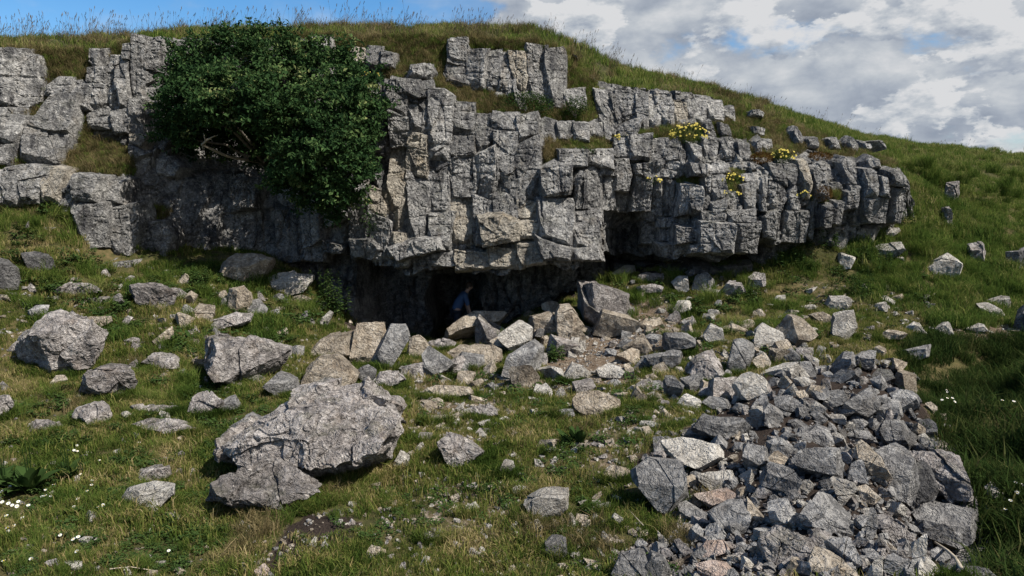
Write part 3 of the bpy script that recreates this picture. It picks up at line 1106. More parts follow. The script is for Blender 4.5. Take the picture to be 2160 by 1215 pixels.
B((1786, 330), (1786, 302), (1795, 294), (1802, 306), (1800, 332), prot=0.2)
B((1816, 318), (1818, 302), (1832, 304), (1834, 316), prot=0.1)
B((1846, 298), (1862, 296), (1866, 314), (1858, 316), prot=0.1)
# right hand face
cols([1290, 1326, 1372], [336, 344], [444, 442], 2, prot=0.1)
cols([1326, 1370, 1402, 1436], [284, 292, 297], [336, 340, 342], 1)
cols([1292, 1326], [292], [334], 1, prot=0.0)
cols([1346, 1378], [440], [462], 1, prot=0.15)
cols([1376, 1436], [342], [374], 1)
B((1438, 305), (1446, 320), (1444, 372), (1434, 374), prot=-0.1)
cols([1396, 1424, 1450, 1476], [380, 388, 392], [452, 450, 450], 0, prot=0.16)
cols([1376, 1396], [376], [458], 1, prot=0.0)
cols([1456, 1482, 1514, 1549], [308, 292, 290], [344, 344, 340], 1)
B((1478, 292), (1484, 262), (1500, 258), (1508, 292), prot=0.15)
B((1512, 290), (1516, 258), (1532, 262), (1546, 290), prot=0.15)
B((1120, 262), (1150, 250), (1172, 258), (1172, 300), (1122, 306), prot=0.05)
B((1236, 262), (1262, 250), (1272, 290), (1240, 294), prot=0.1)
cols([1446, 1490, 1542], [346, 344], [370, 370], 1, prot=0.12)
cols([1478, 1500, 1531], [372, 372], [442, 448], 2)
cols([1562, 1596], [366], [442], 2)
cols([1533, 1560], [402], [444], 1, prot=0.0)
cols([1478, 1530, 1597], [446, 444], [468, 468], 1, prot=0.2)
cols([1387, 1419, 1473], [480, 478], [510, 510], 1, prot=0.22)
cols([1352, 1385], [465], [512], 1, prot=0.05)
cols([1388, 1452], [458], [478], 1, prot=0.02)
cols([1476, 1541], [470], [531], 1, prot=0.2)
cols([1543, 1599], [470], [531], 1, prot=0.26)
B((1386, 513), (1450, 512), (1448, 530), (1422, 545), (1396, 542), prot=0.2)
cols([1452, 1486], [513], [530], 1, prot=0.15)
cols([1552, 1584], [302], [342], 1)
cols([1586, 1606, 1634], [296, 294], [326, 328], 1)
cols([1602, 1618, 1656], [372, 345], [444, 442], 2)
cols([1657, 1684], [350], [442], 2, prot=0.1)
cols([1602, 1642, 1706], [446, 444], [502, 508], 1, prot=0.14)
B((1684, 340), (1704, 338), (1708, 360), (1706, 420), (1686, 420), prot=0.14)
cols([1711, 1742], [362], [422], 1, prot=0.25)
cols([1720, 1742], [340], [360], 1, prot=0.15)
cols([1720, 1745, 1767], [432, 424], [476, 470], 1, prot=0.16)
cols([1706, 1724], [424], [500], 1, prot=0.0)
B((1772, 400), (1770, 345), (1780, 334), (1800, 340), (1806, 400), prot=0.1)
B((1820, 357), (1818, 340), (1830, 329), (1842, 335), (1846, 356), prot=0.25)
cols([1815, 1846], [360], [414], 1, prot=0.12)
cols([1848, 1866], [372], [414], 1, prot=0.08)
B((1866, 392), (1864, 362), (1880, 356), (1902, 366), (1906, 394), prot=0.25)
B((1870, 394), (1906, 396), (1906, 440), (1898, 470), (1870, 470), prot=0.14)
B((1812, 416), (1868, 416), (1868, 470), (1815, 472), prot=0.16)
cols([1775, 1810], [404], [440], 1, prot=-0.1)
# low outcrops under the right-hand overhang
cols([1290, 1340, 1400, 1460, 1520, 1580], [556, 552, 560, 562, 556], [585, 590, 600, 600, 596], 1, prot=0.2, m='d')  # dark rock colour stands in for the overhang's shade


def block(poly, prot=None, m='c', seed=0, calm=None):
    r = np.random.default_rng(seed)
    p = np.array(poly, float)
    c = p.mean(0)
    w0, h0 = p.max(0) - p.min(0)
    # depth from the cliff's front at this spot
    Y = 19.5
    for _ in range(4):
        q = at_y(c[0], c[1], Y)
        Y = float(ycliff(np.array([q[0]]), np.array([q[2]]))[0])
    if c[1] > 552 and c[0] > 1280:
        Y += 1.0
    q = at_y(c[0], c[1], Y)
    e = 0.25
    gx = float(ycliff(np.array([q[0] + e]), np.array([q[2]]))[0] - ycliff(np.array([q[0] - e]), np.array([q[2]]))[0]) / (2 * e)
    gz = float(ycliff(np.array([q[0]]), np.array([q[2] + e]))[0] - ycliff(np.array([q[0]]), np.array([q[2] - e]))[0]) / (2 * e)
    gx = np.clip(gx, -0.6, 0.6) + r.uniform(-0.16, 0.16)
    gz = np.clip(gz, -0.2, 0.7) + r.uniform(-0.08, 0.12)
    pr = (0.08 if prot is None else prot) + r.uniform(0.06, 0.16)
    s = Y / F
    W = hull([tuple(v) for v in np.stack([(p[:, 0] - c[0]) * s, -(p[:, 1] - c[1]) * s], 1)])
    W = np.array(W)
    back, front = 0.55, pr
    mid = back - 0.14                              # the block's origin lies this far behind the face
    half = mid + front
    planes = [((gx, gz, 1.0), half), ((0, 0, -1.0), 0.14)]
    n = len(W)
    for i in range(n):
        a, b = W[i], W[(i + 1) % n]
        d = b - a
        L = np.hypot(*d)
        if L < 1e-4:
            continue
        nx, nz = d[1] / L, -d[0] / L                # outward (hull is counter-clockwise)
        off = nx * a[0] + nz * a[1]
        tl = r.uniform(0.02, 0.22)
        planes.append(((nx, nz, tl), off + tl * half * 0.8))
        ch = r.uniform(0.0, 0.02) * (2.2 if nz > 0.5 else 1)
        planes.append(((nx, nz, 1.0), off + half - ch))
    ext = (max(w0 * s / 2, 0.08), max(h0 * s / 2, 0.08), half)
    area = w0 * h0 * s * s
    K = max(1, int(round(area / r.uniform(0.10, 0.30)))) if calm is None else calm
    V, T = solid(planes, ext, seed, min(K, 7), r.choice([1.2, 1.7, 2.2]), r.uniform(0.002, 0.006), r.uniform(0.012, 0.055), 0.052, (0.022, 0.30), 4, (0.9, 0.99), (0, 0, -1), True, ((gx, gz, 1.0), half), 0.07, r.uniform(0.024, 0.042), r.uniform(0.09, 0.18), (0, 0, 1))
    # local (a, b, c) is (x, z, -y)
    P = np.stack([V[:, 0], -V[:, 2], V[:, 1]], 1)
    if m == 'c' and r.uniform() < (0.30 if c[1] > 400 and 740 < c[0] < 1140 else 0.05):
        m = 'k'
    o = link('rock_block', mesh('rock_block', P, T, [MATS[m]]), CLIFF, (q[0], q[1] + mid, q[2]))
    return o


for k, (poly, kw) in enumerate(BLOCKS):
    block(poly, seed=100 + k, **kw)
print('cliff blocks', len(BLOCKS))

# ------------------------------------------------------------------ boulders
BOULD = []      # label, polygon, options


def S(label, *pts, **kw):
    BOULD.append((label, list(pts), kw))


# left
S('dark split outcrop standing at the foot of the cliff, beside mossy turf', (-20, 540), (24, 540), (36, 560), (37, 612), (-20, 616), m='d', tf=.15, short='the dark split outcrop')
S('rounded dark outcrop with a rusty mossy top next to the split outcrop', (46, 532), (75, 528), (98, 535), (110, 566), (80, 577), (60, 570), m='d', tf=.4)
S('bright white slab lying alone in grass under the low left cliff tier', (84, 486), (95, 478), (116, 479), (102, 490), m='p', tf=.8, name='stone')
S('small upright grey stone in grass just left of the bright white slab', (54, 472), (61, 465), (61, 484), (52, 487), m='b', name='stone')
S('small pale cube of rock on turf at the corner of the cliff foot', (154, 526), (167, 524), (168, 534), (155, 535), m='p', name='stone')
S('big pinkish lichen crusted boulder with a tall hump and dark underside', (45, 715), (80, 682), (90, 658), (120, 640), (143, 647), (160, 668), (200, 702), (203, 710), (175, 725), (170, 782), (143, 790), (100, 792), (68, 740), tf=.35, lean=-.2, short='the pinkish humped boulder', rough=.10, K=3)
S('smooth grey boulder half hidden behind the pinkish humped boulder', (62, 652), (80, 642), (102, 643), (94, 672), (68, 674), m='g', tf=.3)
S('brownish low boulder touching the back of the pinkish humped boulder', (165, 672), (195, 665), (228, 668), (232, 685), (215, 694), (178, 692), m='w', tf=.4)
S('knobbly grey boulder just in front of the pinkish humped boulder', (177, 782), (193, 768), (235, 765), (270, 775), (279, 805), (268, 835), (205, 842), (180, 825), tf=.3, short='the knobbly grey boulder')
S('layered boulder with wavy bedding lines in the upper left grass', (276, 595), (290, 590), (325, 600), (345, 597), (366, 610), (368, 635), (360, 658), (330, 646), (293, 636), (280, 612), tf=.25, m='b', short='the wavy layered boulder')
S('low lichened rock running right from the wavy layered boulder', (340, 604), (372, 604), (394, 622), (388, 632), (360, 628), tf=.5)
S('small upright pale rock behind the wavy layered boulder', (372, 594), (390, 577), (398, 583), (396, 604), (382, 606), m='w', tf=.2)
S('pale humped boulder with a dark mossy hollow near the cliff foot', (467, 567), (478, 545), (505, 530), (530, 529), (575, 545), (578, 560), (560, 587), (540, 602), (515, 597), (480, 582), m='w', tf=.45, short='the pale mossy hollow boulder')
S('flat topped pale lichened boulder left of the green nettles', (568, 582), (600, 569), (635, 566), (662, 575), (661, 592), (645, 613), (610, 623), (575, 622), m='p', tf=.5, short='the nettle side boulder')
S('upright tan slab with ribbed bedding below the pale mossy hollow boulder', (480, 640), (487, 605), (515, 600), (528, 615), (536, 656), (505, 662), (485, 656), m='w', tf=.2)
S('small pale rock leaning on the left edge of the ribbed tan slab', (463, 615), (475, 610), (484, 632), (465, 639), m='w', name='stone')
S('long lichened slab lying on top of the big cracked block', (445, 685), (450, 675), (500, 658), (531, 663), (526, 680), (490, 692), (447, 697), tf=.6)
S('big cracked block with diagonal fissures across its grey face', (437, 735), (445, 705), (480, 695), (530, 700), (605, 733), (600, 746), (560, 792), (540, 802), (510, 807), (465, 802), (445, 770), tf=.3, short='the big cracked block', th=1.0, K=6)
S('small triangular pale slab standing in grass left of the cracked block', (322, 716), (365, 684), (367, 695), (358, 722), (330, 727), m='w', tf=.1, th=.5)
S('low pale stone in turf between triangular slab and cracked block', (386, 723), (400, 712), (418, 715), (419, 728), (392, 730), m='w', tf=.7, name='stone')
S('mottled grey stone in grass below the wavy layered boulder', (250, 682), (270, 665), (279, 670), (266, 690), m='b', name='stone')
S('broad pale rock capping the pile in front of the cracked block', (634, 778), (660, 750), (680, 745), (715, 747), (756, 785), (750, 802), (735, 822), (690, 835), (650, 827), m='w', tf=.55, short='the broad pale cap rock', th=1.0)
S('sloping brown slab left of the tilted grey slab by the cave', (755, 675), (825, 674), (818, 700), (778, 772), (740, 757), (770, 715), (756, 705), m='w', tf=.8, th=.55)
S('smooth tilted dark grey slab pointing down below the cave mouth', (828, 677), (858, 678), (866, 705), (818, 777), (778, 766), m='g', tf=.75, th=.5, short='the tilted grey slab', rough=.035)
S('wide flat tan ledge stone left of the sloping brown slab', (640, 745), (665, 722), (700, 695), (748, 690), (774, 700), (770, 718), (740, 756), (712, 748), m='w', tf=.75, th=.7)
S('small pale rock leaning in grass under the green nettles', (674, 682), (697, 653), (702, 658), (686, 692), m='p', name='stone', tf=.4)
S('grey wedge rock against the right side of the pale cap rock', (750, 772), (775, 765), (794, 780), (786, 817), (755, 802), m='g', tf=.35)
S('mossy grey rock in front of the tilted grey slab', (790, 802), (810, 780), (845, 780), (859, 801), (830, 817), (795, 819), m='b', tf=.6)
S('big pale slab tipped up across the cave mouth', (936, 702), (945, 690), (1015, 640), (1027, 640), (1071, 658), (1046, 687), (1000, 704), (960, 714), (938, 713), m='w', tf=.7, short='the cave mouth slab', Yfix=18.7)
S('pale pointed rock at the left lip of the cave mouth', (853, 757), (864, 710), (885, 704), (906, 726), (890, 748), m='w', tf=.3)
S('mossy low rocks sill in front of the dark cave mouth', (903, 722), (925, 712), (962, 722), (945, 737), (915, 737), m='b', tf=.7)
S('grey slope sided rock below the pale pointed cave rock', (894, 748), (905, 725), (940, 740), (970, 766), (945, 792), (905, 797), m='g', tf=.6)
S('low broad tan rock with flat top before the tipped slab', (943, 738), (965, 725), (1050, 725), (1059, 756), (1035, 772), (1000, 777), (963, 762), m='w', tf=.6)
S('pale cracked block at the left end of the light rock heap', (1058, 697), (1100, 668), (1124, 690), (1117, 740), (1085, 747), (1053, 717), m='p', tf=.4)
S('tan rock in the middle of the light rock heap', (1118, 662), (1170, 648), (1178, 690), (1150, 712), (1122, 700), m='w', tf=.4, short='the light rock heap')
S('tall ribbed rock at the right end of the light rock heap', (1170, 642), (1200, 638), (1232, 680), (1206, 717), (1174, 695), m='w', tf=.3)
S('pale angular rock on top at the back of the light rock heap', (1103, 642), (1135, 616), (1156, 615), (1151, 642), (1130, 654), (1106, 655), m='p', tf=.4)
S('grey block with a broad lit face below the light rock heap', (1073, 742), (1120, 713), (1142, 730), (1127, 787), (1110, 802), (1058, 792), m='g', tf=.5)
S('small cream block tucked between slab and light rock heap', (1000, 690), (1045, 686), (1050, 712), (1010, 716), m='w', tf=.5)
S('squat cube shaped boulder with a dark left face by the path', (1224, 590), (1275, 590), (1331, 610), (1333, 620), (1323, 677), (1262, 692), (1234, 672), m='b', tf=.12, lean=.5, short='the cube shaped boulder', th=1.05, rough=.045)
S('pale block with rough sides beside the rubble path', (1185, 792), (1205, 760), (1225, 765), (1246, 780), (1241, 797), (1200, 807), m='p', tf=.4)
S('smooth rounded pale boulder at the lower end of the rubble path', (1256, 782), (1275, 768), (1305, 771), (1319, 785), (1311, 797), (1265, 799), m='p', tf=.5, short='the rounded pale boulder', rough=.03)
S('tan wedge boulder right of the rubble path', (1314, 737), (1340, 712), (1355, 700), (1360, 715), (1377, 736), (1360, 750), (1325, 752), m='w', tf=.5)
S('dark topped squat boulder behind the ribbed grey boulder', (1399, 732), (1402, 700), (1440, 699), (1466, 715), (1464, 737), (1430, 747), m='g', tf=.25)
S('ribbed grey boulder with slanting layers right of the tan wedge', (1354, 752), (1410, 740), (1442, 730), (1432, 762), (1415, 782), (1370, 772), m='g', tf=.4)
S('pointed white lichened rock standing above the scree', (1482, 707), (1498, 680), (1520, 690), (1524, 711), (1506, 729), (1489, 724), m='p', tf=.15, short='the pointed white rock')
S('large craggy pyramid boulder at the top edge of the scree', (1439, 772), (1460, 750), (1495, 722), (1527, 775), (1532, 792), (1480, 808), (1449, 797), m='b', tf=.35, short='the pyramid boulder')
S('tall grey boulder with a smooth dark lower face above the scree', (1529, 762), (1540, 720), (1560, 704), (1581, 715), (1590, 745), (1576, 777), (1550, 788), (1534, 777), m='g', tf=.5, short='the tall smooth faced boulder')
S('pale dome shaped boulder at the top left of the scree', (1546, 812), (1560, 790), (1580, 777), (1616, 800), (1611, 832), (1560, 837), m='p', tf=.6, short='the pale dome boulder')
S('craggy white speckled rock under the right overhang', (1417, 596), (1430, 583), (1450, 581), (1454, 612), (1436, 620), m='p', tf=.2)
S('pale squat rock in trodden earth near the cube shaped boulder', (1419, 657), (1430, 632), (1450, 631), (1458, 652), (1440, 662), m='p', tf=.3)
S('low tan slab across the earth right of the cube shaped boulder', (1343, 687), (1365, 670), (1390, 667), (1397, 681), (1360, 694), m='w', tf=.7)
S('pale stone with shell like shape on green turf, left of a pair', (1529, 690), (1540, 679), (1543, 675), (1547, 680), (1556, 690), m='p', tf=.6, name='stone')
S('pale stone with shell like shape on green turf, right of a pair', (1575, 688), (1587, 678), (1590, 675), (1595, 679), (1604, 690), m='p', tf=.6, name='stone')
S('pale rock on the rubble shelf below the dark cliff corner', (1289, 577), (1310, 563), (1338, 559), (1341, 577), (1310, 582), m='p', tf=.4)
S('grey rock with moss on the rubble shelf under the overhang', (1340, 580), (1372, 572), (1398, 575), (1396, 592), (1350, 594), m='b', tf=.4)
S('low broken rock on the shelf behind the cube shaped boulder', (1338, 600), (1370, 590), (1402, 600), (1396, 622), (1345, 622), m='b', tf=.4)
S('mottled standing rock under the big square overhang blocks', (1460, 610), (1466, 580), (1490, 570), (1505, 585), (1500, 615), (1475, 620), m='g', tf=.2)
S('grey block standing in grass at the right end of the overhang', (1575, 590), (1590, 570), (1612, 575), (1614, 605), (1585, 612), m='b', tf=.3)
S('ribbed dark lump rising from grass below the right overhang', (1520, 615), (1540, 590), (1560, 590), (1570, 612), (1550, 628), m='b', tf=.3)
S('big pale square block at the centre of the white block group', (1797, 480), (1800, 471), (1850, 473), (1849, 492), (1838, 512), (1804, 497), m='p', tf=.25, short='the white square block')
S('pale pointed block right of the white square block', (1849, 497), (1890, 475), (1898, 485), (1881, 499), (1860, 502), m='p', tf=.5)
S('small pale block left of the white square block', (1776, 487), (1785, 470), (1797, 477), (1795, 499), (1778, 492), m='p', tf=.3)
S('pale rounded triangular block below left of the white square block', (1757, 504), (1775, 494), (1791, 505), (1789, 520), (1772, 527), m='p', tf=.4)
S('broad pale slab with flat lit top below the pale pointed block', (1844, 520), (1860, 507), (1895, 504), (1904, 523), (1886, 542), (1870, 547), m='p', tf=.55)
S('pale cube lowest of the white block group near dark nettles', (1766, 557), (1772, 532), (1790, 530), (1804, 540), (1796, 562), (1775, 564), m='p', tf=.3)
S('pale stone between the white block group and the hillside boulder', (1880, 548), (1890, 541), (1904, 541), (1906, 549), m='p', tf=.5, name='stone')
S('big angular pale boulder alone on the right hillside', (1954, 560), (1985, 536), (1995, 530), (2005, 543), (2026, 550), (2021, 576), (2011, 592), (1975, 581), m='p', tf=.4, short='the lone hillside boulder')
S('upper block of the leaning stone pillar on the right hillside', (1992, 410), (1998, 383), (2015, 380), (2019, 402), (2016, 432), (1995, 430), m='b', tf=.15, short='the stone pillar')
S('lower block of the leaning stone pillar on the right hillside', (1987, 434), (2008, 431), (2013, 452), (2009, 484), (1989, 484), m='b', tf=.15)
S('small pale topped rock in grass above the path, far right', (2043, 514), (2060, 505), (2072, 514), (2074, 535), (2068, 558), (2050, 552), m='b', tf=.25)
S('dark upright rock with pale cap at the right hillside edge', (2124, 528), (2150, 524), (2152, 575), (2128, 572), m='g', tf=.1)
S('pale upright rock at the far right edge above the path', (2151, 522), (2162, 515), (2175, 530), (2175, 582), (2155, 575), m='d', tf=.2)
S('upper pale boulder of the pair resting above the path', (2084, 636), (2110, 621), (2124, 622), (2129, 636), (2127, 656), (2108, 652), m='p', tf=.4, short='the pale path pair')
S('lower pale boulder of the pair resting above the path', (2065, 642), (2090, 637), (2116, 655), (2113, 674), (2100, 678), (2078, 662), m='p', tf=.5)
S('flat white slab lying on the brown path', (2038, 692), (2060, 680), (2072, 683), (2083, 698), (2060, 699), m='p', tf=.6, th=.5)
S('small pale flat stone on the brown path at far right', (2122, 700), (2128, 693), (2148, 692), (2150, 698), m='w', tf=.7, name='stone')
S('rounded dark brown boulder cut by the right edge beside the path', (2144, 692), (2148, 660), (2162, 642), (2190, 650), (2190, 708), (2156, 708), m='d', tf=.3, rough=.03)
S('upper rock of the pale tower boulder below the nettles', (1742, 642), (1755, 617), (1785, 619), (1800, 640), (1792, 655), (1762, 660), m='p', tf=.35, short='the pale tower boulder')
S('lower rock of the pale tower boulder below the nettles', (1760, 664), (1796, 650), (1806, 686), (1790, 712), (1757, 722), (1756, 682), m='p', tf=.3)
S('low tan slab left of the pale tower boulder', (1703, 660), (1735, 655), (1756, 666), (1756, 682), (1730, 687), m='w', tf=.6)
S('long pale stone in grass well left of the tower boulder', (1676, 652), (1715, 639), (1722, 651), (1690, 657), m='p', tf=.5, name='stone')
S('mossy pale boulder half sunk in grass before the tan slab', (1643, 697), (1660, 680), (1690, 671), (1702, 690), (1680, 714), (1660, 712), m='w', tf=.5)
S('smooth pale stone beside the mossy half sunk boulder', (1699, 698), (1706, 688), (1722, 692), (1724, 706), (1702, 708), m='p', tf=.5, name='stone')
S('pale arched boulder in the turf right of the tower boulder', (1851, 720), (1865, 695), (1895, 689), (1908, 701), (1896, 714), m='w', tf=.4)
S('white speckled peak shaped rock at the grass bank edge', (1912, 692), (1930, 675), (1945, 689), (1957, 706), (1915, 705), m='p', tf=.3)
S('ragged white rock at the start of the brown path', (1976, 707), (1980, 680), (2000, 676), (2006, 690), (2012, 706), (1990, 712), m='p', tf=.3)
S('pale flat stone on the grass slope above the arched boulder', (1851, 627), (1870, 623), (1888, 634), (1884, 643), (1856, 636), m='p', tf=.6, name='stone')
S('small tan rock beside the trodden track on the grass slope', (1880, 628), (1900, 618), (1905, 630), (1890, 636), m='w', name='stone')
S('grey block with bedding lines on the shaded grass bank', (1898, 742), (1930, 730), (1959, 724), (1957, 747), (1930, 763), (1910, 757), m='g', tf=.25)
S('large grey rock at the top right corner of the scree', (1799, 752), (1830, 735), (1846, 730), (1845, 772), (1825, 781), (1805, 773), m='g', tf=.5)
S('rounded layered rock behind the large grey corner rock', (1840, 736), (1855, 726), (1868, 735), (1864, 754), (1845, 754), m='w', tf=.3)
S('pale fronted rock standing at the top of the scree', (1754, 777), (1780, 740), (1796, 739), (1802, 766), (1786, 788), (1765, 793), m='g', tf=.3)
S('dark domed rock at the upper right of the scree', (1838, 792), (1855, 778), (1875, 777), (1887, 796), (1865, 808), m='d', tf=.5)
S('upright pale rock right of the dark domed scree rock', (1884, 808), (1890, 785), (1897, 780), (1907, 800), (1902, 815), m='p', tf=.2)
S('small white knobbly rock in grass above the scree', (1704, 759), (1712, 752), (1727, 758), (1726, 776), (1708, 776), m='p', tf=.3, name='stone')
# foreground left
S('round lichened boulder with a dark stain in the near turf', (165, 872), (180, 848), (210, 845), (228, 860), (231, 880), (218, 900), (185, 897), tf=.45, short='the round stained boulder')
S('upper flat layered slab beside the round stained boulder', (270, 857), (285, 850), (340, 852), (372, 861), (373, 873), (330, 876), (285, 870), tf=.55, m='b')
S('lower flat slab with a jutting corner under the upper layered slab', (283, 880), (330, 876), (380, 889), (414, 907), (400, 918), (340, 918), (300, 893), tf=.6, m='b', short='the jutting flat slab')
S('pale wedge at the left end of the two layered slabs', (256, 869), (270, 866), (287, 881), (270, 888), m='p', tf=.6, name='stone')
S('broad humped lichen boulder above the two layered slabs', (379, 858), (410, 825), (440, 819), (471, 838), (467, 862), (430, 878), (395, 868), tf=.4)
S('small broken rock between humped lichen boulder and giant boulder', (456, 852), (475, 840), (496, 835), (507, 862), (485, 871), (460, 870), tf=.5, m='g')
S('pale lump of lichened rock low in the left foreground turf', (264, 1042), (280, 1020), (330, 1014), (366, 1030), (366, 1047), (335, 1071), (290, 1063), tf=.35, short='the pale turf lump', m='p')
S('broken white rock just behind the pale lump in the turf', (284, 1012), (300, 985), (345, 978), (354, 1007), (330, 1019), m='b', tf=.4)
S('giant lichen crusted boulder with a dark undercut edge', (484, 930), (498, 893), (540, 850), (620, 828), (700, 813), (772, 818), (838, 865), (853, 930), (842, 948), (790, 990), (715, 1012), (640, 1020), (540, 985), tf=.62, short='the giant lichened boulder', th=1.05, rough=.12, lean=.1, chips=10, K=15)
S('long craggy foot of rock below the giant lichened boulder', (444, 1017), (500, 980), (560, 958), (620, 970), (660, 1000), (690, 1030), (620, 1062), (560, 1080), (480, 1069), (450, 1049), tf=.8, short='the craggy foot rock', rough=.12, chips=10, K=9)
S('grey flat rock sunk in turf left of the giant boulder', (478, 900), (500, 880), (545, 870), (560, 895), (520, 920), (490, 925), tf=.7, m='g')
S('small pale leaning rock at the right tip of the giant boulder', (822, 988), (848, 940), (863, 960), (864, 993), (836, 993), m='p', tf=.3)
S('brown mottled boulder in turf right of the giant boulder', (921, 942), (945, 907), (965, 911), (1010, 935), (1032, 947), (1002, 980), (960, 970), (930, 958), tf=.5, short='the brown mottled boulder', m='b')
S('small square grey stone left of the brown mottled boulder', (876, 927), (885, 911), (911, 914), (913, 932), (880, 934), m='b', tf=.6, name='stone')
S('bright white pebble shaped stone touching the giant boulder', (862, 917), (875, 905), (880, 915), (870, 927), m='p', name='stone')
S('pale round stone alone in turf right of the brown mottled boulder', (1053, 992), (1065, 965), (1085, 969), (1087, 992), (1065, 1003), m='p', tf=.5, name='stone')
S('pale faceted stone among chips in the lower middle turf', (967, 1077), (1000, 1059), (1014, 1081), (990, 1088), m='p', tf=.6, name='stone')
S('low grey stone in the bottom middle turf', (885, 1127), (900, 1117), (935, 1129), (939, 1142), (910, 1145), m='b', tf=.6, name='stone')
S('bright little stone standing in the dark wet soil patch', (643, 1155), (662, 1140), (668, 1128), (671, 1156), m='p', name='stone')
S('second bright stone in the dark wet soil patch', (677, 1150), (686, 1138), (693, 1150), (688, 1160), m='p', name='stone')
S('white round stone in turf below the dark wet soil', (710, 1205), (720, 1193), (730, 1196), (728, 1212), m='p', name='stone')
S('pinkish stone in the soil at the bottom edge', (540, 1200), (556, 1188), (568, 1200), (562, 1222), (544, 1222), m='o', name='stone')
# foreground right
S('grey faceted boulder with a smooth dark front, edge of scree', (1331, 992), (1350, 975), (1395, 940), (1416, 945), (1432, 970), (1447, 1032), (1441, 1058), (1410, 1080), (1393, 1075), (1345, 1033), m='g', tf=.6, short='the grey faceted boulder', th=1.0, rough=.035, lean=-.3)
S('wide pale slab lying on the grey faceted boulder', (1394, 940), (1405, 925), (1440, 921), (1506, 930), (1521, 956), (1491, 967), (1480, 987), (1450, 974), (1412, 962), m='p', tf=.75, th=.6, short='the wide pale slab', lift=.1)
S('pale square slab under the wide pale slab', (1473, 1002), (1540, 986), (1552, 1017), (1500, 1034), (1478, 1018), m='p', tf=.7, th=.6)
S('pinkish pale wedge below the pale square slab', (1463, 1047), (1530, 1024), (1567, 1045), (1546, 1058), (1500, 1072), m='o', tf=.6, th=.7)
S('grey block with a shaded face below the pinkish wedge', (1431, 1067), (1450, 1057), (1490, 1079), (1497, 1102), (1450, 1099), (1434, 1082), m='g', tf=.5)
S('broad grey rock right of the shaded grey block', (1493, 1083), (1520, 1064), (1566, 1048), (1584, 1075), (1573, 1118), (1520, 1114), m='g', tf=.6)
S('square white streaked block half buried in the centre turf', (1096, 1045), (1145, 1034), (1196, 1034), (1197, 1066), (1170, 1090), (1130, 1102), (1112, 1077), m='p', tf=.25, short='the half buried square block')
S('flat white stone left of the half buried square block', (1076, 1030), (1090, 1021), (1125, 1027), (1124, 1037), (1090, 1042), m='p', tf=.7, name='stone')
S('dark brown sunken stone in yellow turf, bottom centre', (1149, 1142), (1165, 1129), (1195, 1129), (1199, 1162), (1180, 1176), (1154, 1168), m='d', tf=.6)
S('wide flat brown rock set in the turf below the path', (1198, 862), (1215, 828), (1260, 822), (1306, 840), (1307, 867), (1260, 879), (1208, 875), m='w', tf=.7, short='the wide flat brown rock')
S('small grey slab touching the wide flat brown rock', (1168, 878), (1175, 862), (1209, 862), (1212, 880), m='g', tf=.7, name='stone')
S('white block in turf above the thistle, left of the flat brown rock', (1118, 837), (1130, 811), (1155, 814), (1162, 832), m='p', tf=.4)
S('tan flat bedrock slab among chips below the grey slope rock', (885, 830), (920, 808), (990, 812), (1000, 835), (930, 842), m='w', tf=.8, th=.6)
S('thin pale slab in turf below the tan bedrock slab', (885, 888), (905, 875), (945, 877), (946, 890), (905, 893), m='w', tf=.8, th=.4, name='stone')
S('grey lichened slab in turf left of the white turf block', (985, 870), (1000, 852), (1040, 850), (1052, 875), (1010, 885), m='b', tf=.7, th=.6)
S('pale rounded stone in the turf left of the faceted boulder', (1242, 1075), (1280, 1056), (1294, 1070), (1270, 1081), m='p', tf=.7, name='stone')
S('white upright stone below the pale rounded turf stone', (1287, 1093), (1295, 1079), (1314, 1092), (1305, 1113), m='p', tf=.4, name='stone')
S('flat brown stone in turf touching the grey faceted boulder', (1268, 1000), (1285, 978), (1330, 985), (1328, 1010), (1285, 1014), m='w', tf=.8, th=.5)
S('pale split stone on earth above the grey faceted boulder', (1316, 915), (1325, 905), (1345, 912), (1344, 928), (1330, 925), m='p', tf=.5, name='stone')
S('long pale stone in green turf left of the scree', (1356, 890), (1375, 887), (1410, 897), (1392, 908), m='p', tf=.7, name='stone')
S('pale cube among small rocks at the left tip of the scree', (1368, 845), (1374, 830), (1395, 830), (1394, 845), m='p', tf=.4, name='stone')
S('round pinkish rock at the bottom of the scree', (1473, 1162), (1490, 1139), (1530, 1134), (1537, 1156), (1510, 1178), (1480, 1178), m='o', tf=.75, th=.6, short='the round pinkish rock')
S('orange tan slab under the round pinkish rock', (1468, 1192), (1520, 1174), (1547, 1202), (1540, 1222), (1480, 1222), m='o', tf=.75, th=.6)
S('craggy grey rock at the lower left tip of the scree', (1288, 1208), (1310, 1164), (1345, 1154), (1372, 1165), (1368, 1225), (1300, 1225), m='g', tf=.4)
S('dark layered rock right of the craggy tip rock', (1360, 1190), (1375, 1165), (1400, 1172), (1415, 1200), (1405, 1222), (1365, 1222), m='g', tf=.3)
S('pale oblong block crowning the left tip of the scree', (1431, 852), (1445, 829), (1475, 840), (1486, 853), (1460, 871), (1438, 867), m='p', tf=.45, short='the pale oblong block')
S('big rough speckled boulder at the left side of the scree', (1459, 907), (1480, 874), (1530, 864), (1562, 870), (1588, 890), (1562, 924), (1498, 924), m='g', tf=.5, short='the rough speckled boulder', rough=.1)
S('grey slab sloping behind the rough speckled boulder', (1478, 850), (1500, 832), (1530, 838), (1545, 862), (1500, 866), m='g', tf=.7)
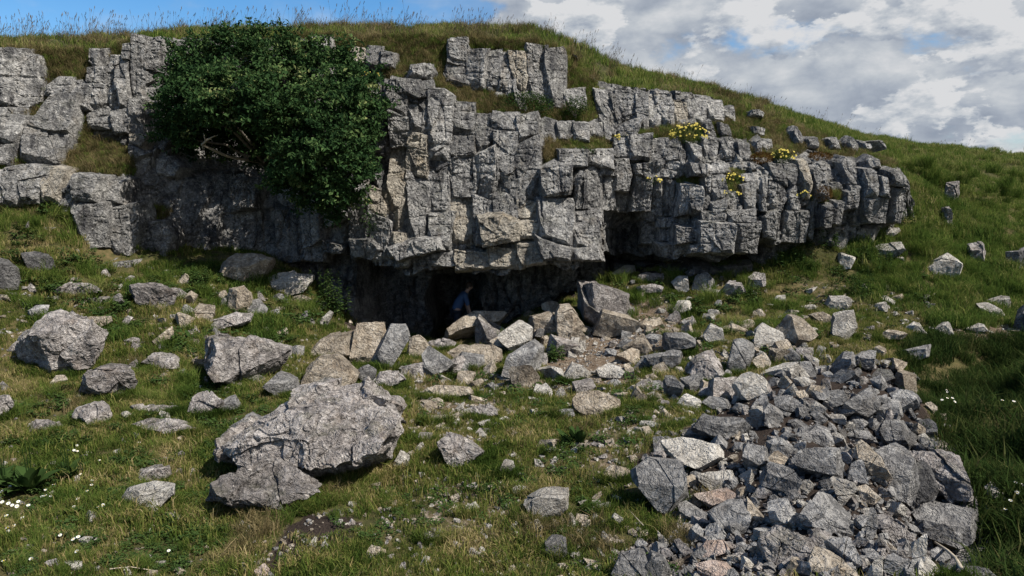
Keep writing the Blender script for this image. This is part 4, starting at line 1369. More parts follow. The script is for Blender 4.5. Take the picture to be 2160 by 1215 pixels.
# scree
S('dark fronted boulder with a bright top near the head of scree', (1774, 872), (1790, 830), (1805, 814), (1836, 811), (1862, 845), (1856, 872), (1820, 881), m='g', tf=.45, short='the dark fronted scree boulder', th=1.1, lean=.35)
S('flat topped grey rock at the right rim of the scree', (1879, 832), (1900, 820), (1925, 824), (1937, 850), (1920, 864), (1890, 862), m='g', tf=.5)
S('smooth grey block right of the dark fronted scree boulder', (1857, 870), (1865, 840), (1895, 844), (1902, 872), (1870, 883), m='g', tf=.5)
S('grey block left of the dark fronted scree boulder', (1739, 852), (1745, 825), (1780, 817), (1787, 830), (1776, 858), (1750, 863), m='g', tf=.5)
S('rounded grey boulder leaning at the right rim of the scree', (1856, 907), (1865, 885), (1895, 879), (1917, 905), (1920, 932), (1900, 948), (1870, 928), m='g', tf=.4, short='the rounded rim boulder')
S('small pale wedge below the dark fronted scree boulder', (1787, 887), (1800, 872), (1831, 888), (1821, 902), (1795, 902), m='g', tf=.5)
S('pale cracked stone below the grey left block of scree', (1747, 874), (1780, 871), (1781, 893), (1752, 890), m='p', tf=.4, name='stone')
S('big flat grey slab slanting across the middle of scree', (1674, 972), (1690, 950), (1720, 941), (1761, 941), (1774, 1002), (1740, 1003), (1690, 993), m='g', tf=.75, th=.7, short='the slanting grey slab')
S('long tan tinted slab leaning right of the slanting grey slab', (1799, 972), (1805, 935), (1820, 924), (1852, 955), (1882, 1002), (1870, 1013), (1840, 1009), m='w', tf=.6, short='the tan tinted slab')
S('big pale grey slab in the right half of the scree', (1850, 945), (1870, 919), (1895, 924), (1922, 955), (1938, 1032), (1926, 1058), (1888, 1054), (1874, 1002), m='g', tf=.6, short='the pale grey scree slab')
S('broad lichened boulder on the right shoulder of the scree', (1904, 957), (1960, 944), (1985, 959), (2020, 965), (2032, 1012), (2052, 1042), (2000, 1049), (1972, 1002), m='b', tf=.65, short='the right shoulder boulder')
S('dark upright prism of rock wedged beside the shoulder boulder', (1921, 987), (1945, 969), (1960, 980), (1977, 1027), (1970, 1048), (1945, 1064), (1929, 1032), m='d', tf=.2, th=.8)
S('large rounded grey boulder on the right flank of the scree', (1908, 1084), (1945, 1060), (2040, 1048), (2047, 1092), (2041, 1118), (2010, 1154), (1960, 1144), (1929, 1104), m='g', tf=.55, short='the right flank boulder', th=1.0)
S('warm pale rock at the rear of the right shoulder', (1974, 942), (1990, 929), (2015, 944), (2024, 972), (1990, 978), m='w', tf=.5)
S('small pale standing stone behind the rounded rim boulder', (1937, 922), (1950, 912), (1972, 936), (1960, 947), (1945, 947), m='p', tf=.3, name='stone')
S('triangular pale slab standing on end in the middle of scree', (1751, 1012), (1756, 1004), (1800, 1011), (1810, 1026), (1786, 1068), (1774, 1068), m='p', tf=.2, th=.55, short='the triangular standing slab')
S('tan chunk right of the triangular standing slab', (1807, 1032), (1825, 1021), (1857, 1045), (1841, 1063), (1818, 1062), m='w', tf=.5)
S('long boulder with a deep dark front in the lower scree', (1688, 1114), (1700, 1040), (1715, 1024), (1742, 1040), (1792, 1085), (1797, 1113), (1780, 1122), (1718, 1122), m='g', tf=.62, short='the long dark fronted boulder', th=1.0, lean=.3)
S('blocky grey rock left of the long dark fronted boulder', (1619, 1062), (1630, 1045), (1660, 1049), (1683, 1097), (1660, 1114), (1628, 1104), m='g', tf=.4)
S('thin upright splinter of grey rock in the lower scree', (1827, 1138), (1835, 1070), (1845, 1066), (1853, 1115), (1847, 1138), m='g', tf=.1, th=.6)
S('rough mottled boulder right of the thin upright splinter', (1849, 1122), (1854, 1090), (1890, 1094), (1927, 1115), (1922, 1143), (1880, 1149), m='b', tf=.4)
S('tall post shaped rock with a white edge in lower scree', (1919, 1135), (1935, 1114), (1953, 1114), (1954, 1182), (1946, 1212), (1928, 1206), m='p', tf=.15, th=.6, short='the post shaped rock')
S('lichened rock below the long dark fronted boulder', (1703, 1122), (1720, 1111), (1745, 1133), (1740, 1152), (1716, 1150), m='b', tf=.5)
S('grey ridge of rock below the long dark fronted boulder', (1742, 1150), (1790, 1128), (1818, 1172), (1800, 1194), (1770, 1176), m='g', tf=.5)
S('big mossy rough boulder at the bottom of the scree', (1598, 1153), (1630, 1104), (1680, 1109), (1722, 1150), (1717, 1183), (1660, 1190), (1608, 1184), m='b', tf=.5, short='the rough bottom boulder', rough=.11)
S('sloping slab right of the rough bottom boulder', (1708, 1190), (1720, 1154), (1790, 1179), (1814, 1207), (1780, 1222), (1718, 1220), m='w', tf=.7)
S('mottled block under the right flank boulder', (2006, 1153), (2030, 1125), (2060, 1129), (2062, 1153), (2020, 1159), m='b', tf=.4)
S('grey block near the lower right rim of scree', (2013, 1168), (2025, 1154), (2062, 1154), (2074, 1190), (2040, 1199), m='g', tf=.4)
S('pale narrow slab on edge at the lower right rim', (2062, 1156), (2075, 1151), (2088, 1197), (2074, 1200), m='p', tf=.2, th=.5)
S('large grey rock in the bottom right corner of the scree', (1996, 1216), (2020, 1194), (2080, 1194), (2122, 1222), (2060, 1235), m='g', tf=.6)
S('craggy rock standing left of the post shaped rock', (1862, 1184), (1890, 1159), (1922, 1179), (1925, 1224), (1868, 1224), m='g', tf=.4)
S('light grey rock with jagged top at the bottom of scree', (1828, 1224), (1845, 1179), (1862, 1168), (1866, 1224), m='p', tf=.2)
S('pale squared stone in the upper middle of the scree', (1703, 857), (1720, 844), (1740, 858), (1726, 874), (1708, 870), m='p', tf=.4, name='stone')
S('brown tinted rock at the head of the scree', (1698, 832), (1710, 811), (1739, 811), (1740, 832), (1715, 840), m='w', tf=.4)
S('grey rock with shaded front at the head of the scree', (1633, 842), (1660, 834), (1696, 845), (1692, 868), (1650, 873), m='g', tf=.5)
S('round dark faced boulder left of the slanting grey slab', (1619, 932), (1640, 921), (1666, 925), (1674, 947), (1656, 968), (1624, 968), m='g', tf=.35)
S('grey wedge at the left heart of the scree', (1560, 960), (1580, 925), (1612, 930), (1620, 975), (1590, 990), m='g', tf=.4)
S('broad grey boulder filling the heart of the scree', (1600, 1010), (1625, 975), (1670, 985), (1690, 1015), (1660, 1040), (1615, 1035), m='g', tf=.5)
S('grey block below the pale dome boulder', (1600, 870), (1622, 845), (1650, 872), (1640, 900), (1605, 895), m='g', tf=.5)
S('pale grey wedge above the slanting grey slab', (1690, 920), (1720, 895), (1752, 905), (1756, 935), (1715, 940), m='g', tf=.5)
S('grey slab above the tan tinted slab', (1775, 925), (1790, 900), (1830, 905), (1848, 925), (1810, 930), m='g', tf=.6)
S('cream speckled rock lying in grass beyond the scree edge', (2078, 1032), (2090, 1014), (2127, 1045), (2106, 1068), (2089, 1063), m='p', tf=.7, short='the cream rock beyond the scree')
S('small pale rock in dark grass right of the scree head', (1979, 906), (1985, 893), (2006, 895), (2009, 910), m='p', tf=.4, name='stone')

S('jagged low outcrop sunk in turf left of the two layered slabs', (60, 905), (80, 880), (110, 884), (125, 905), (100, 918), m='b', tf=.5)
S('ragged pale outcrop at the left edge of the near turf', (-20, 870), (-5, 832), (18, 832), (24, 858), (8, 880), m='b', tf=.4)
S('low broken outcrop in turf between knobbly boulder and cracked block', (300, 760), (330, 742), (372, 748), (388, 768), (340, 780), m='b', tf=.6)
S('flat layered outcrop under the left end of the cracked block', (560, 812), (590, 780), (622, 790), (630, 828), (590, 838), m='g', tf=.5)
S('craggy half sunk rock in grass above the pinkish humped boulder', (120, 610), (150, 590), (190, 596), (205, 615), (160, 626), m='b', tf=.5)
S('pale stepped outcrop left of the ribbed tan slab', (400, 664), (420, 640), (452, 645), (450, 676), (420, 682), m='w', tf=.45)


NAMED = []


def boulder(label, poly, tf=None, m='b', lean=0.0, th=0.85, name='boulder', short=None, lift=0.0, seed=1, group=None, chips=10, rough=0.085, K=None, Yfix=None):
    r = np.random.default_rng(seed)
    p = np.array(poly, float)
    lo, hi = p.min(0), p.max(0)
    c = (lo + hi) / 2
    w0, h0 = hi - lo
    low = p[p[:, 1] > hi[1] - 0.25 * h0]
    hit = ground_hit(low[:, 0].mean(), hi[1] - 0.06 * h0)[0]
    Y = (hit[1] if Yfix is None else Yfix) - lift
    s = Y / F
    half = th * 0.5 * math.sqrt(w0 * h0) * s
    d = ray(c[0], c[1])
    d = d / np.linalg.norm(d)
    a_ = np.cross(d, [0, 0, 1.0])
    a_ /= np.linalg.norm(a_)
    b_ = np.cross(a_, d)
    c_ = -d
    dist = Y / d[1]
    s = dist / (F / (d @ FW)) if True else s
    C = CAM + d * (dist + half * 0.45) - np.array([0, 0, 0.05 * h0 * s])
    s = s * (dist + half * 0.45) / dist
    W = np.array(hull([tuple(v) for v in np.stack([(p[:, 0] - c[0]) * s, -(p[:, 1] - c[1]) * s], 1)]))
    bmax, bmin = W[:, 1].max(), W[:, 1].min()
    H = bmax - bmin
    tf = r.uniform(0.25, 0.6) if tf is None else tf
    la = lean + r.uniform(-0.25, 0.25)
    planes = []
    tn = np.array([la * half * 0.6, half, max(tf * H, 0.02)])
    planes.append((tn, tn @ np.array([0, bmax, half * 0.12])))
    rb = bmax - tf * H
    fn = np.array([la * 0.8 + r.uniform(-0.2, 0.2), r.uniform(-0.25, 0.12), 1.0])
    planes.append((fn, fn @ np.array([0, rb, half * 1.0])))
    planes.append(((r.uniform(-0.2, 0.2), 0.1, -1.0), half * 0.9))
    n = len(W)
    for i in range(n):
        u, v = W[i], W[(i + 1) % n]
        e = v - u
        L = np.hypot(*e)
        if L < 1e-5:
            continue
        nx, nb = e[1] / L, -e[0] / L
        off = nx * u[0] + nb * u[1]
        planes.append(((nx, nb, r.uniform(-0.25, 0.35)), off))
    ext = np.array((w0 * s / 2, h0 * s / 2, half))
    size = float(np.mean(ext))
    if K is None:
        K = (int(r.choice([3, 4, 5, 6])) if m == 'b' else int(r.choice([1, 1, 2, 3]))) if max(w0, h0) > 45 else 1
    sharp = {'g': 0.5, 'd': 0.7, 'o': 0.5, 'p': 0.6, 'w': 0.75}.get(m, 1.15)
    V, T = solid(planes, ext, seed, K, 1.0, 0.004, size * (0.16 if m == 'b' else 0.09), max(0.02, 2.3 * Y / 731), (size * rough * 0.7 * sharp, size * 0.6), chips, (0.82, 0.99), crag=size * rough * 0.42 * (sharp if m != 'b' else 1.3), crag_len=float(np.clip(size * 0.38, 0.07, 0.3)))
    P = V[:, :1] * a_ + V[:, 1:2] * b_ + V[:, 2:] * c_
    o = link(name, mesh(name, P, T, [MATS[m]]), None, C)
    tag(o, label, 'boulder' if name == 'boulder' else 'stone', group)
    NAMED.append(dict(o=o, px=c, box=(lo, hi), poly=poly, short=short, pos=C))
    return o


for k, (label, poly, kw) in enumerate(BOULD):
    boulder(label, poly, seed=1000 + k, **kw)
print('named boulders', len(BOULD))

# ------------------------------------------------------------------ loose stones
def stone_protos(n, m, flat, seed):
    out = []
    for k in range(n):
        r = np.random.default_rng(seed + k)
        ext = np.array([1.0, r.uniform(0.6, 0.95), r.uniform(0.3, 0.5) if flat else r.uniform(0.55, 0.9)])
        pl = []
        for sg in (-1, 1):
            for ax in range(3):
                v = np.zeros(3)
                v[ax] = sg
                v += r.uniform(-0.35, 0.35, 3)
                pl.append((v, ext[ax] * r.uniform(0.85, 1.05) * np.linalg.norm(v)))
        V, T = solid(pl, ext, seed + k, 1, 1, 0, 0, 0.42, (0.035, 0.6), 9, (0.72, 0.97))
        V = V / (V.max(0) - V.min(0)).max()
        out.append(mesh('stone', V, T, [m]))
    return out


PROTO = {}
for key, m in (('w', M_WARM), ('p', M_PALE), ('g', M_GREY), ('b', M_BOULD), ('o', M_PINK)):
    for flat in (0, 1):
        PROTO[key, flat] = stone_protos(6, m, flat, hash((key, flat)) % 1 + ord(key) * 10 + flat * 1000)
TONE = dict(w='tan', p='pale', g='grey', b='mottled', o='pinkish')
ORD = ['first nearest', 'second nearest', 'third nearest', 'fourth nearest', 'fifth nearest', 'sixth nearest', 'seventh nearest', 'eighth nearest', 'ninth nearest', 'tenth nearest', 'eleventh nearest', 'twelfth nearest', 'thirteenth nearest', 'fourteenth nearest', 'fifteenth nearest', 'sixteenth nearest']
LOOSE = []


def rot_stone(r, tilt):
    return (r.normal(0, tilt), r.normal(0, tilt), r.uniform(0, 6.28))


def put_stone(px, row, size_px, key, flat, r, tilt, sink, group, name):
    hit = ground_hit(px, row)[0]
    size = size_px * hit[1] / F
    o = link(name, random.choice(PROTO[key, flat]))
    o.scale = (size, size * r.uniform(0.85, 1.0), size * r.uniform(0.85, 1.15))
    o.rotation_euler = rot_stone(r, tilt)
    o.location = (hit[0], hit[1], hit[2] + size * sink)
    o['group'] = group
    LOOSE.append(dict(o=o, pos=np.array(hit), px=np.array([px, row]), size=size_px, key=key, flat=flat, name=name))
    return o


def overlap_named(px, row, pad):
    for b in NAMED:
        lo, hi = b['box']
        if lo[0] - pad < px < hi[0] + pad and lo[1] - pad < row < hi[1] + pad:
            c = b['px']
            e = (hi - lo) / 2 * 0.86 + pad
            if ((px - c[0]) / e[0]) ** 2 + ((row - c[1]) / e[1]) ** 2 < 1:
                return True
    return False


def scatter(n, region, sizes, keys, flatp, tilt, sink, group, name, seed, gap=0.75, pad=0.2, tries=60, fn=None):
    r = np.random.default_rng(seed)
    xs = [p[0] for p in region]
    ys = [p[1] for p in region]
    got = []
    k = 0
    while len(got) < n and k < n * tries:
        k += 1
        px, row = r.uniform(min(xs), max(xs)), r.uniform(min(ys), max(ys))
        if not inpoly(px, row, region) or not (-10 < px < 2170 and row < 1235):
            continue
        sz = sizes[0] * (sizes[1] / sizes[0]) ** (r.uniform() ** 1.4)
        sz *= 0.55 + 0.45 * np.clip((row - 560) / 450, 0, 1.1) if fn else 1
        if overlap_named(px, row, sz * pad):
            continue
        if any((px - q[0]) ** 2 + ((row - q[1]) * 1.3) ** 2 < ((sz + q[2]) * 0.5 * gap) ** 2 for q in got):
            continue
        got.append((px, row, sz))
        key = r.choice(list(keys))
        put_stone(px, row, sz, key, int(r.uniform() < flatp), r, tilt, sink, group, name)
    return got


HEAP = [(1050, 700), (1100, 640), (1330, 690), (1480, 660), (1620, 700), (1760, 740), (1700, 790), (1560, 830), (1440, 860), (1200, 840), (900, 830), (880, 780)]
scatter(80, HEAP, (30, 88), 'wgpbwg', 0.3, 0.45, 0.1, 'fallen boulders strewn between the cave and the scree', 'boulder', 49, gap=0.55, pad=0.0)
LHEAP = [(420, 600), (700, 640), (760, 680), (640, 700), (620, 830), (420, 830), (300, 700)]
scatter(28, LHEAP, (24, 54), 'wbgb', 0.3, 0.45, 0.08, 'fallen boulders in the turf below the left cliff', 'boulder', 48, gap=0.8, pad=0.08)
FLATS = [(860, 790), (1080, 800), (1060, 900), (1180, 900), (1200, 960), (900, 900)]
scatter(12, FLATS, (34, 70), 'wwb', 1.0, 0.12, -0.06, 'flat tan rocks sunk in the middle turf', 'boulder', 47, gap=1.0, pad=0.2)
scatter(245, SCREE, (24, 64), 'ggggwbgp', 0.25, 0.6, 0.12, 'rubble stones filling the scree heap', 'rubble_stone', 51, gap=0.66, pad=0.0)
TRACK = [(1160, 700), (1260, 660), (1440, 610), (1960, 600), (1980, 700), (1780, 760), (1560, 800), (1420, 900), (1330, 960), (1180, 960), (850, 900), (860, 780), (1050, 800)]
scatter(94, TRACK, (15, 36), 'wwppwpg', 0.55, 0.3, 0.08, 'loose stones strewn beside the rubble path', 'stone', 52, gap=1.0)
MID = [(380, 560), (700, 640), (860, 780), (850, 900), (700, 800), (450, 820), (0, 760), (0, 600), (260, 580)]
scatter(56, MID, (13, 36), 'wwpbb', 0.4, 0.3, 0.05, 'loose stones in the turf below the left cliff', 'stone', 53, gap=1.2)
NEAR = [(860, 960), (1180, 960), (1330, 1020), (1430, 1110), (1300, 1230), (900, 1230), (700, 1080), (820, 1020)]
scatter(56, NEAR, (15, 38), 'wwwppob', 0.5, 0.3, 0.03, 'loose stones lying in the near turf', 'stone', 54, gap=1.2)
LEFTN = [(0, 900), (250, 900), (440, 1000), (480, 1230), (0, 1230)]
scatter(18, LEFTN, (12, 34), 'wpb', 0.6, 0.3, 0.0, 'loose stones lying in the near turf', 'stone', 55, gap=1.4)
SHELF = [(1270, 560), (1420, 555), (1620, 570), (1620, 620), (1440, 640), (1280, 640)]
scatter(22, SHELF, (10, 26), 'pwbg', 0.3, 0.4, 0.15, 'loose stones on the shelf under the overhang', 'stone', 56, gap=1.0)
SOIL = [(560, 1090), (740, 1080), (760, 1140), (640, 1190), (520, 1220)]
scatter(8, SOIL, (8, 20), 'ppw', 0.4, 0.3, 0.1, 'loose stones in the dark soil patch', 'stone', 57, gap=1.3)

STRAY = [(1900, 770), (1960, 800), (2000, 880), (2090, 960), (2130, 1080), (2170, 1215), (2090, 1230), (2060, 1100), (2035, 990), (1960, 930), (1925, 830)]
scatter(22, STRAY, (12, 34), 'gggbw', 0.3, 0.5, 0.1, 'rubble stones spilling from the scree heap', 'rubble_stone', 58, gap=1.0, pad=0.1)
MERGE = [(1380, 790), (1520, 720), (1760, 720), (1700, 780), (1560, 810), (1470, 880), (1330, 960), (1300, 880)]
scatter(32, MERGE, (16, 40), 'ggwbp', 0.35, 0.5, 0.08, 'rubble stones spilling from the scree heap', 'rubble_stone', 59, gap=0.9, pad=0.05)

LMID = [(0, 560), (280, 580), (430, 660), (420, 800), (240, 840), (0, 820)]
scatter(16, LMID, (22, 46), 'bbwg', 0.5, 0.35, 0.02, 'fallen boulders in the turf below the left cliff', 'boulder', 46, gap=1.3, pad=0.3)



def relate_labels():
    marks = [b for b in NAMED if b['short']]
    MP = np.array([b['pos'] for b in marks])
    buckets = {}
    for s in LOOSE:
        d = MP[:, :2] - s['pos'][:2]
        L = np.hypot(d[:, 0], d[:, 1])
        k = int(L.argmin())
        ang = math.atan2(-d[k, 1], -d[k, 0])
        rel = ['right of', 'behind and right of', 'behind', 'behind and left of', 'left of', 'in front and left of', 'in front of', 'in front and right of'][int(round(ang / (math.pi / 4))) % 8]
        sz = 'tiny' if s['size'] < 14 else 'small' if s['size'] < 24 else 'chunky' if s['size'] < 38 else 'large'
        s['desc'] = (sz, TONE[s['key']], 'flat' if s['flat'] else 'blocky', rel, k)
        buckets.setdefault(s['desc'], []).append((L[k], s))
    for desc, lst in buckets.items():
        lst.sort(key=lambda q: q[0])
        for i, (_, s) in enumerate(lst):
            sz, tone, fl, rel, k = desc
            tail = '' if len(lst) == 1 else f', {ORD[min(i, 15)]}'.replace('nearest', 'out').replace('  ', ' ')
            what = {'rubble_stone': 'rubble', 'boulder': 'boulder'}.get(s['name'], 'stone')
            lab = f'{sz} {tone} {fl} {what} {rel} {marks[k]["short"]}{tail}'
            s['o']['label'] = lab
            s['o']['category'] = 'boulder' if s['name'] == 'boulder' else 'stone'


relate_labels()

# ------------------------------------------------------------------ instanced cover (grass, gravel)
def gn_cover(name, P, rot, scl, idx, protos, label):
    me = bpy.data.meshes.new(name)
    me.vertices.add(len(P))
    me.vertices.foreach_set('co', np.asarray(P, np.float32).ravel())
    attr(me, 'rot', np.asarray(rot, np.float32), 'FLOAT_VECTOR')
    attr(me, 'scl', np.asarray(scl, np.float32))
    attr(me, 'pick', np.asarray(idx, np.int32), 'INT')
    o = link(name, me)
    pc = bpy.data.collections.new(name + '_kinds')
    for k, pm in enumerate(protos):
        pc.objects.link(bpy.data.objects.new(f'{name}_kind.{k:03d}', pm))
    ng = bpy.data.node_groups.new(name, 'GeometryNodeTree')
    ng.interface.new_socket('Geometry', in_out='INPUT', socket_type='NodeSocketGeometry')
    ng.interface.new_socket('Geometry', in_out='OUTPUT', socket_type='NodeSocketGeometry')
    N = ng.nodes
    gi, go = N.new('NodeGroupInput'), N.new('NodeGroupOutput')
    ip = N.new('GeometryNodeInstanceOnPoints')
    ci = N.new('GeometryNodeCollectionInfo')
    ci.inputs['Collection'].default_value = pc
    ci.inputs['Separate Children'].default_value = True
    ci.inputs['Reset Children'].default_value = True
    at = []
    for nm, ty in (('rot', 'FLOAT_VECTOR'), ('scl', 'FLOAT'), ('pick', 'INT')):
        a = N.new('GeometryNodeInputNamedAttribute')
        a.data_type = ty
        a.inputs['Name'].default_value = nm
        at.append(a)
    L = ng.links.new
    L(gi.outputs[0], ip.inputs['Points'])
    L(ci.outputs[0], ip.inputs['Instance'])
    ip.inputs['Pick Instance'].default_value = True
    e2r = N.new('FunctionNodeEulerToRotation')
    L(at[0].outputs['Attribute'], e2r.inputs[0])
    L(e2r.outputs[0], ip.inputs['Rotation'])
    L(at[1].outputs['Attribute'], ip.inputs['Scale'])
    L(at[2].outputs['Attribute'], ip.inputs['Instance Index'])
    L(ip.outputs[0], go.inputs[0])
    md = o.modifiers.new(name, 'NODES')
    md.node_group = ng
    tag(o, label, kind='stuff')
    return o


def tuft(name, n, rad, hlo, hhi, wid, mat, seed, lean=0.5, tint=(0.15, 0.85)):
    r = np.random.default_rng(seed)
    V, T, A = [], [], []
    for k in range(n):
        a, q = r.uniform(0, 6.28), rad * math.sqrt(r.uniform())
        x, y = q * math.cos(a), q * math.sin(a)
        h = r.uniform(hlo, hhi)
        la = r.uniform(0, 6.28)
        ll = h * lean * r.uniform(0.2, 1.2)
        dx, dy = math.cos(la) * ll, math.sin(la) * ll
        fa = r.uniform(0, 6.28)
        wx, wy = math.cos(fa) * wid / 2, math.sin(fa) * wid / 2
        b = len(V)
        V += [(x - wx, y - wy, -0.03), (x + wx, y + wy, -0.03), (x + dx * .35 - wx * .8, y + dy * .35 - wy * .8, h * .6), (x + dx * .35 + wx * .8, y + dy * .35 + wy * .8, h * .6), (x + dx, y + dy, h * r.uniform(.8, 1))]
        T += [(b, b + 1, b + 3), (b, b + 3, b + 2), (b + 2, b + 3, b + 4)]
        tv = r.uniform(*tint)
        A += [tv] * 5
    me = mesh(name, np.array(V), np.array(T), [mat])
    attr(me, 'tint', np.array(A))
    return me


def seed_tuft(name, n, rad, seed):
    r = np.random.default_rng(seed)
    V, T, A = [], [], []
    for k in range(n):
        a, q = r.uniform(0, 6.28), rad * math.sqrt(r.uniform())
        x, y = q * math.cos(a), q * math.sin(a)
        h = r.uniform(0.32, 0.72)
        dx, dy = r.normal(0.13, 0.10), r.normal(0, 0.10)
        w = 0.006
        tv = r.uniform(0, 1)
        pts = [(x + dx * t * t, y + dy * t * t, -0.05 + (h + .05) * t) for t in (0, .5, .8, 1)]
        wd = [w, w * .8, w * .6, w * .5]
        for ax in ((1, 0), (0, 1)):
            b = len(V)
            for (p, ww) in zip(pts, wd):
                V += [(p[0] - ax[0] * ww / 2, p[1] - ax[1] * ww / 2, p[2]), (p[0] + ax[0] * ww / 2, p[1] + ax[1] * ww / 2, p[2])]
            for i in range(3):
                j = b + 2 * i
                T += [(j, j + 1, j + 3), (j, j + 3, j + 2)]
        # seed head: a feathery spindle of small scales
        hl = r.uniform(0.07, 0.15)
        tip = np.array(pts[-1])
        dr = np.array([dx * 1.2, dy * 1.2, h * 0.8])
        dr /= np.linalg.norm(dr)
        for i in range(9):
            c = tip + dr * (hl * (i / 9 - 0.35))
            ang = r.uniform(0, 6.28)
            sp = 0.020 * (1 - abs(i / 9 - 0.45))
            o = np.array([math.cos(ang), math.sin(ang), 0.6]) * sp
            b = len(V)
            V += [tuple(c - [0, 0, .008]), tuple(c + o + [0, 0, .014]), tuple(c + [0, 0, .024])]
            T += [(b, b + 1, b + 2)]
        A += [tv] * (len(V) - len(A))
    me = mesh(name, np.array(V), np.array(T), [M_STALK])
    attr(me, 'tint', np.array(A))
    return me


TURF = [tuft(f'turf_{k}', 70, 0.15, 0.02, 0.065, 0.0075, M_TURF, 300 + k, 0.9) for k in range(5)]
TURF += [tuft(f'turf_long_{k}', 60, 0.12, 0.04, 0.12, 0.007, M_TURF, 320 + k, 0.8) for k in range(2)]
HILL = [tuft(f'hill_{k}', 60, 0.26, 0.08, 0.24, 0.014, M_HILL, 340 + k, 0.7) for k in range(4)]
LUSH = [tuft(f'lush_{k}', 70, 0.22, 0.08, 0.24, 0.011, M_LUSH, 360 + k, 0.8) for k in range(4)]
LUSH_SHADE = [tuft(f'lush_shade_{k}', 70, 0.22, 0.10, 0.30, 0.011, M_LUSH_SHADE, 460 + k, 0.85) for k in range(4)]
DRYT = [tuft(f'dry_{k}', 60, 0.16, 0.12, 0.34, 0.010, M_DRY, 380 + k, 0.9, (0.05, 0.95)) for k in range(4)]


def weed(name, n, rad, seed):
    r = np.random.default_rng(seed)
    V, T, A = [], [], []
    for k in range(n):
        a, q = r.uniform(0, 6.28), rad * math.sqrt(r.uniform())
        c = np.array([q * math.cos(a), q * math.sin(a), r.uniform(0.02, 0.09)])
        b = r.uniform(0, 6.28)
        d = np.array([math.cos(b), math.sin(b), r.uniform(-.3, .6)])
        sd = np.array([-math.sin(b), math.cos(b), 0])
        L, w = r.uniform(.03, .065), r.uniform(.012, .024)
        i = len(V)
        V += [c - d * L / 2, c + sd * w + [0, 0, .006], c + d * L / 2, c - sd * w + [0, 0, .006]]
        T += [(i, i + 1, i + 2), (i, i + 2, i + 3)]
        A += [r.uniform(.1, .7)] * 4
    me = mesh(name, np.array(V), np.array(T), [M_HERB])
    attr(me, 'tint', np.array(A))
    return me


WEED = [weed(f'weed_{k}', 44, 0.13, 480 + k) for k in range(4)]
FRINGE = [tuft(f'fringe_{k}', 46, 0.10, 0.06, 0.20, 0.008, M_TURF, 420 + k, 0.8, (0.05, 0.6)) for k in range(4)]
TUSS = [tuft(f'tussock_{k}', 150, 0.20, 0.18, 0.42, 0.010, M_HILL, 440 + k, 0.95, (0.05, 0.65)) for k in range(4)]
SEED = [seed_tuft(f'seed_{k}', 5, 0.30, 400 + k) for k in range(6)]


def cliff_y_at_ground(x):
    z = np.interp(x, [-15, -9, -6, -3, 0, 4, 8, 12], [2.4, 2.0, 1.7, 0.6, 0.2, 1.0, 2.2, 2.6])
    return cliff_front(x, z, False)


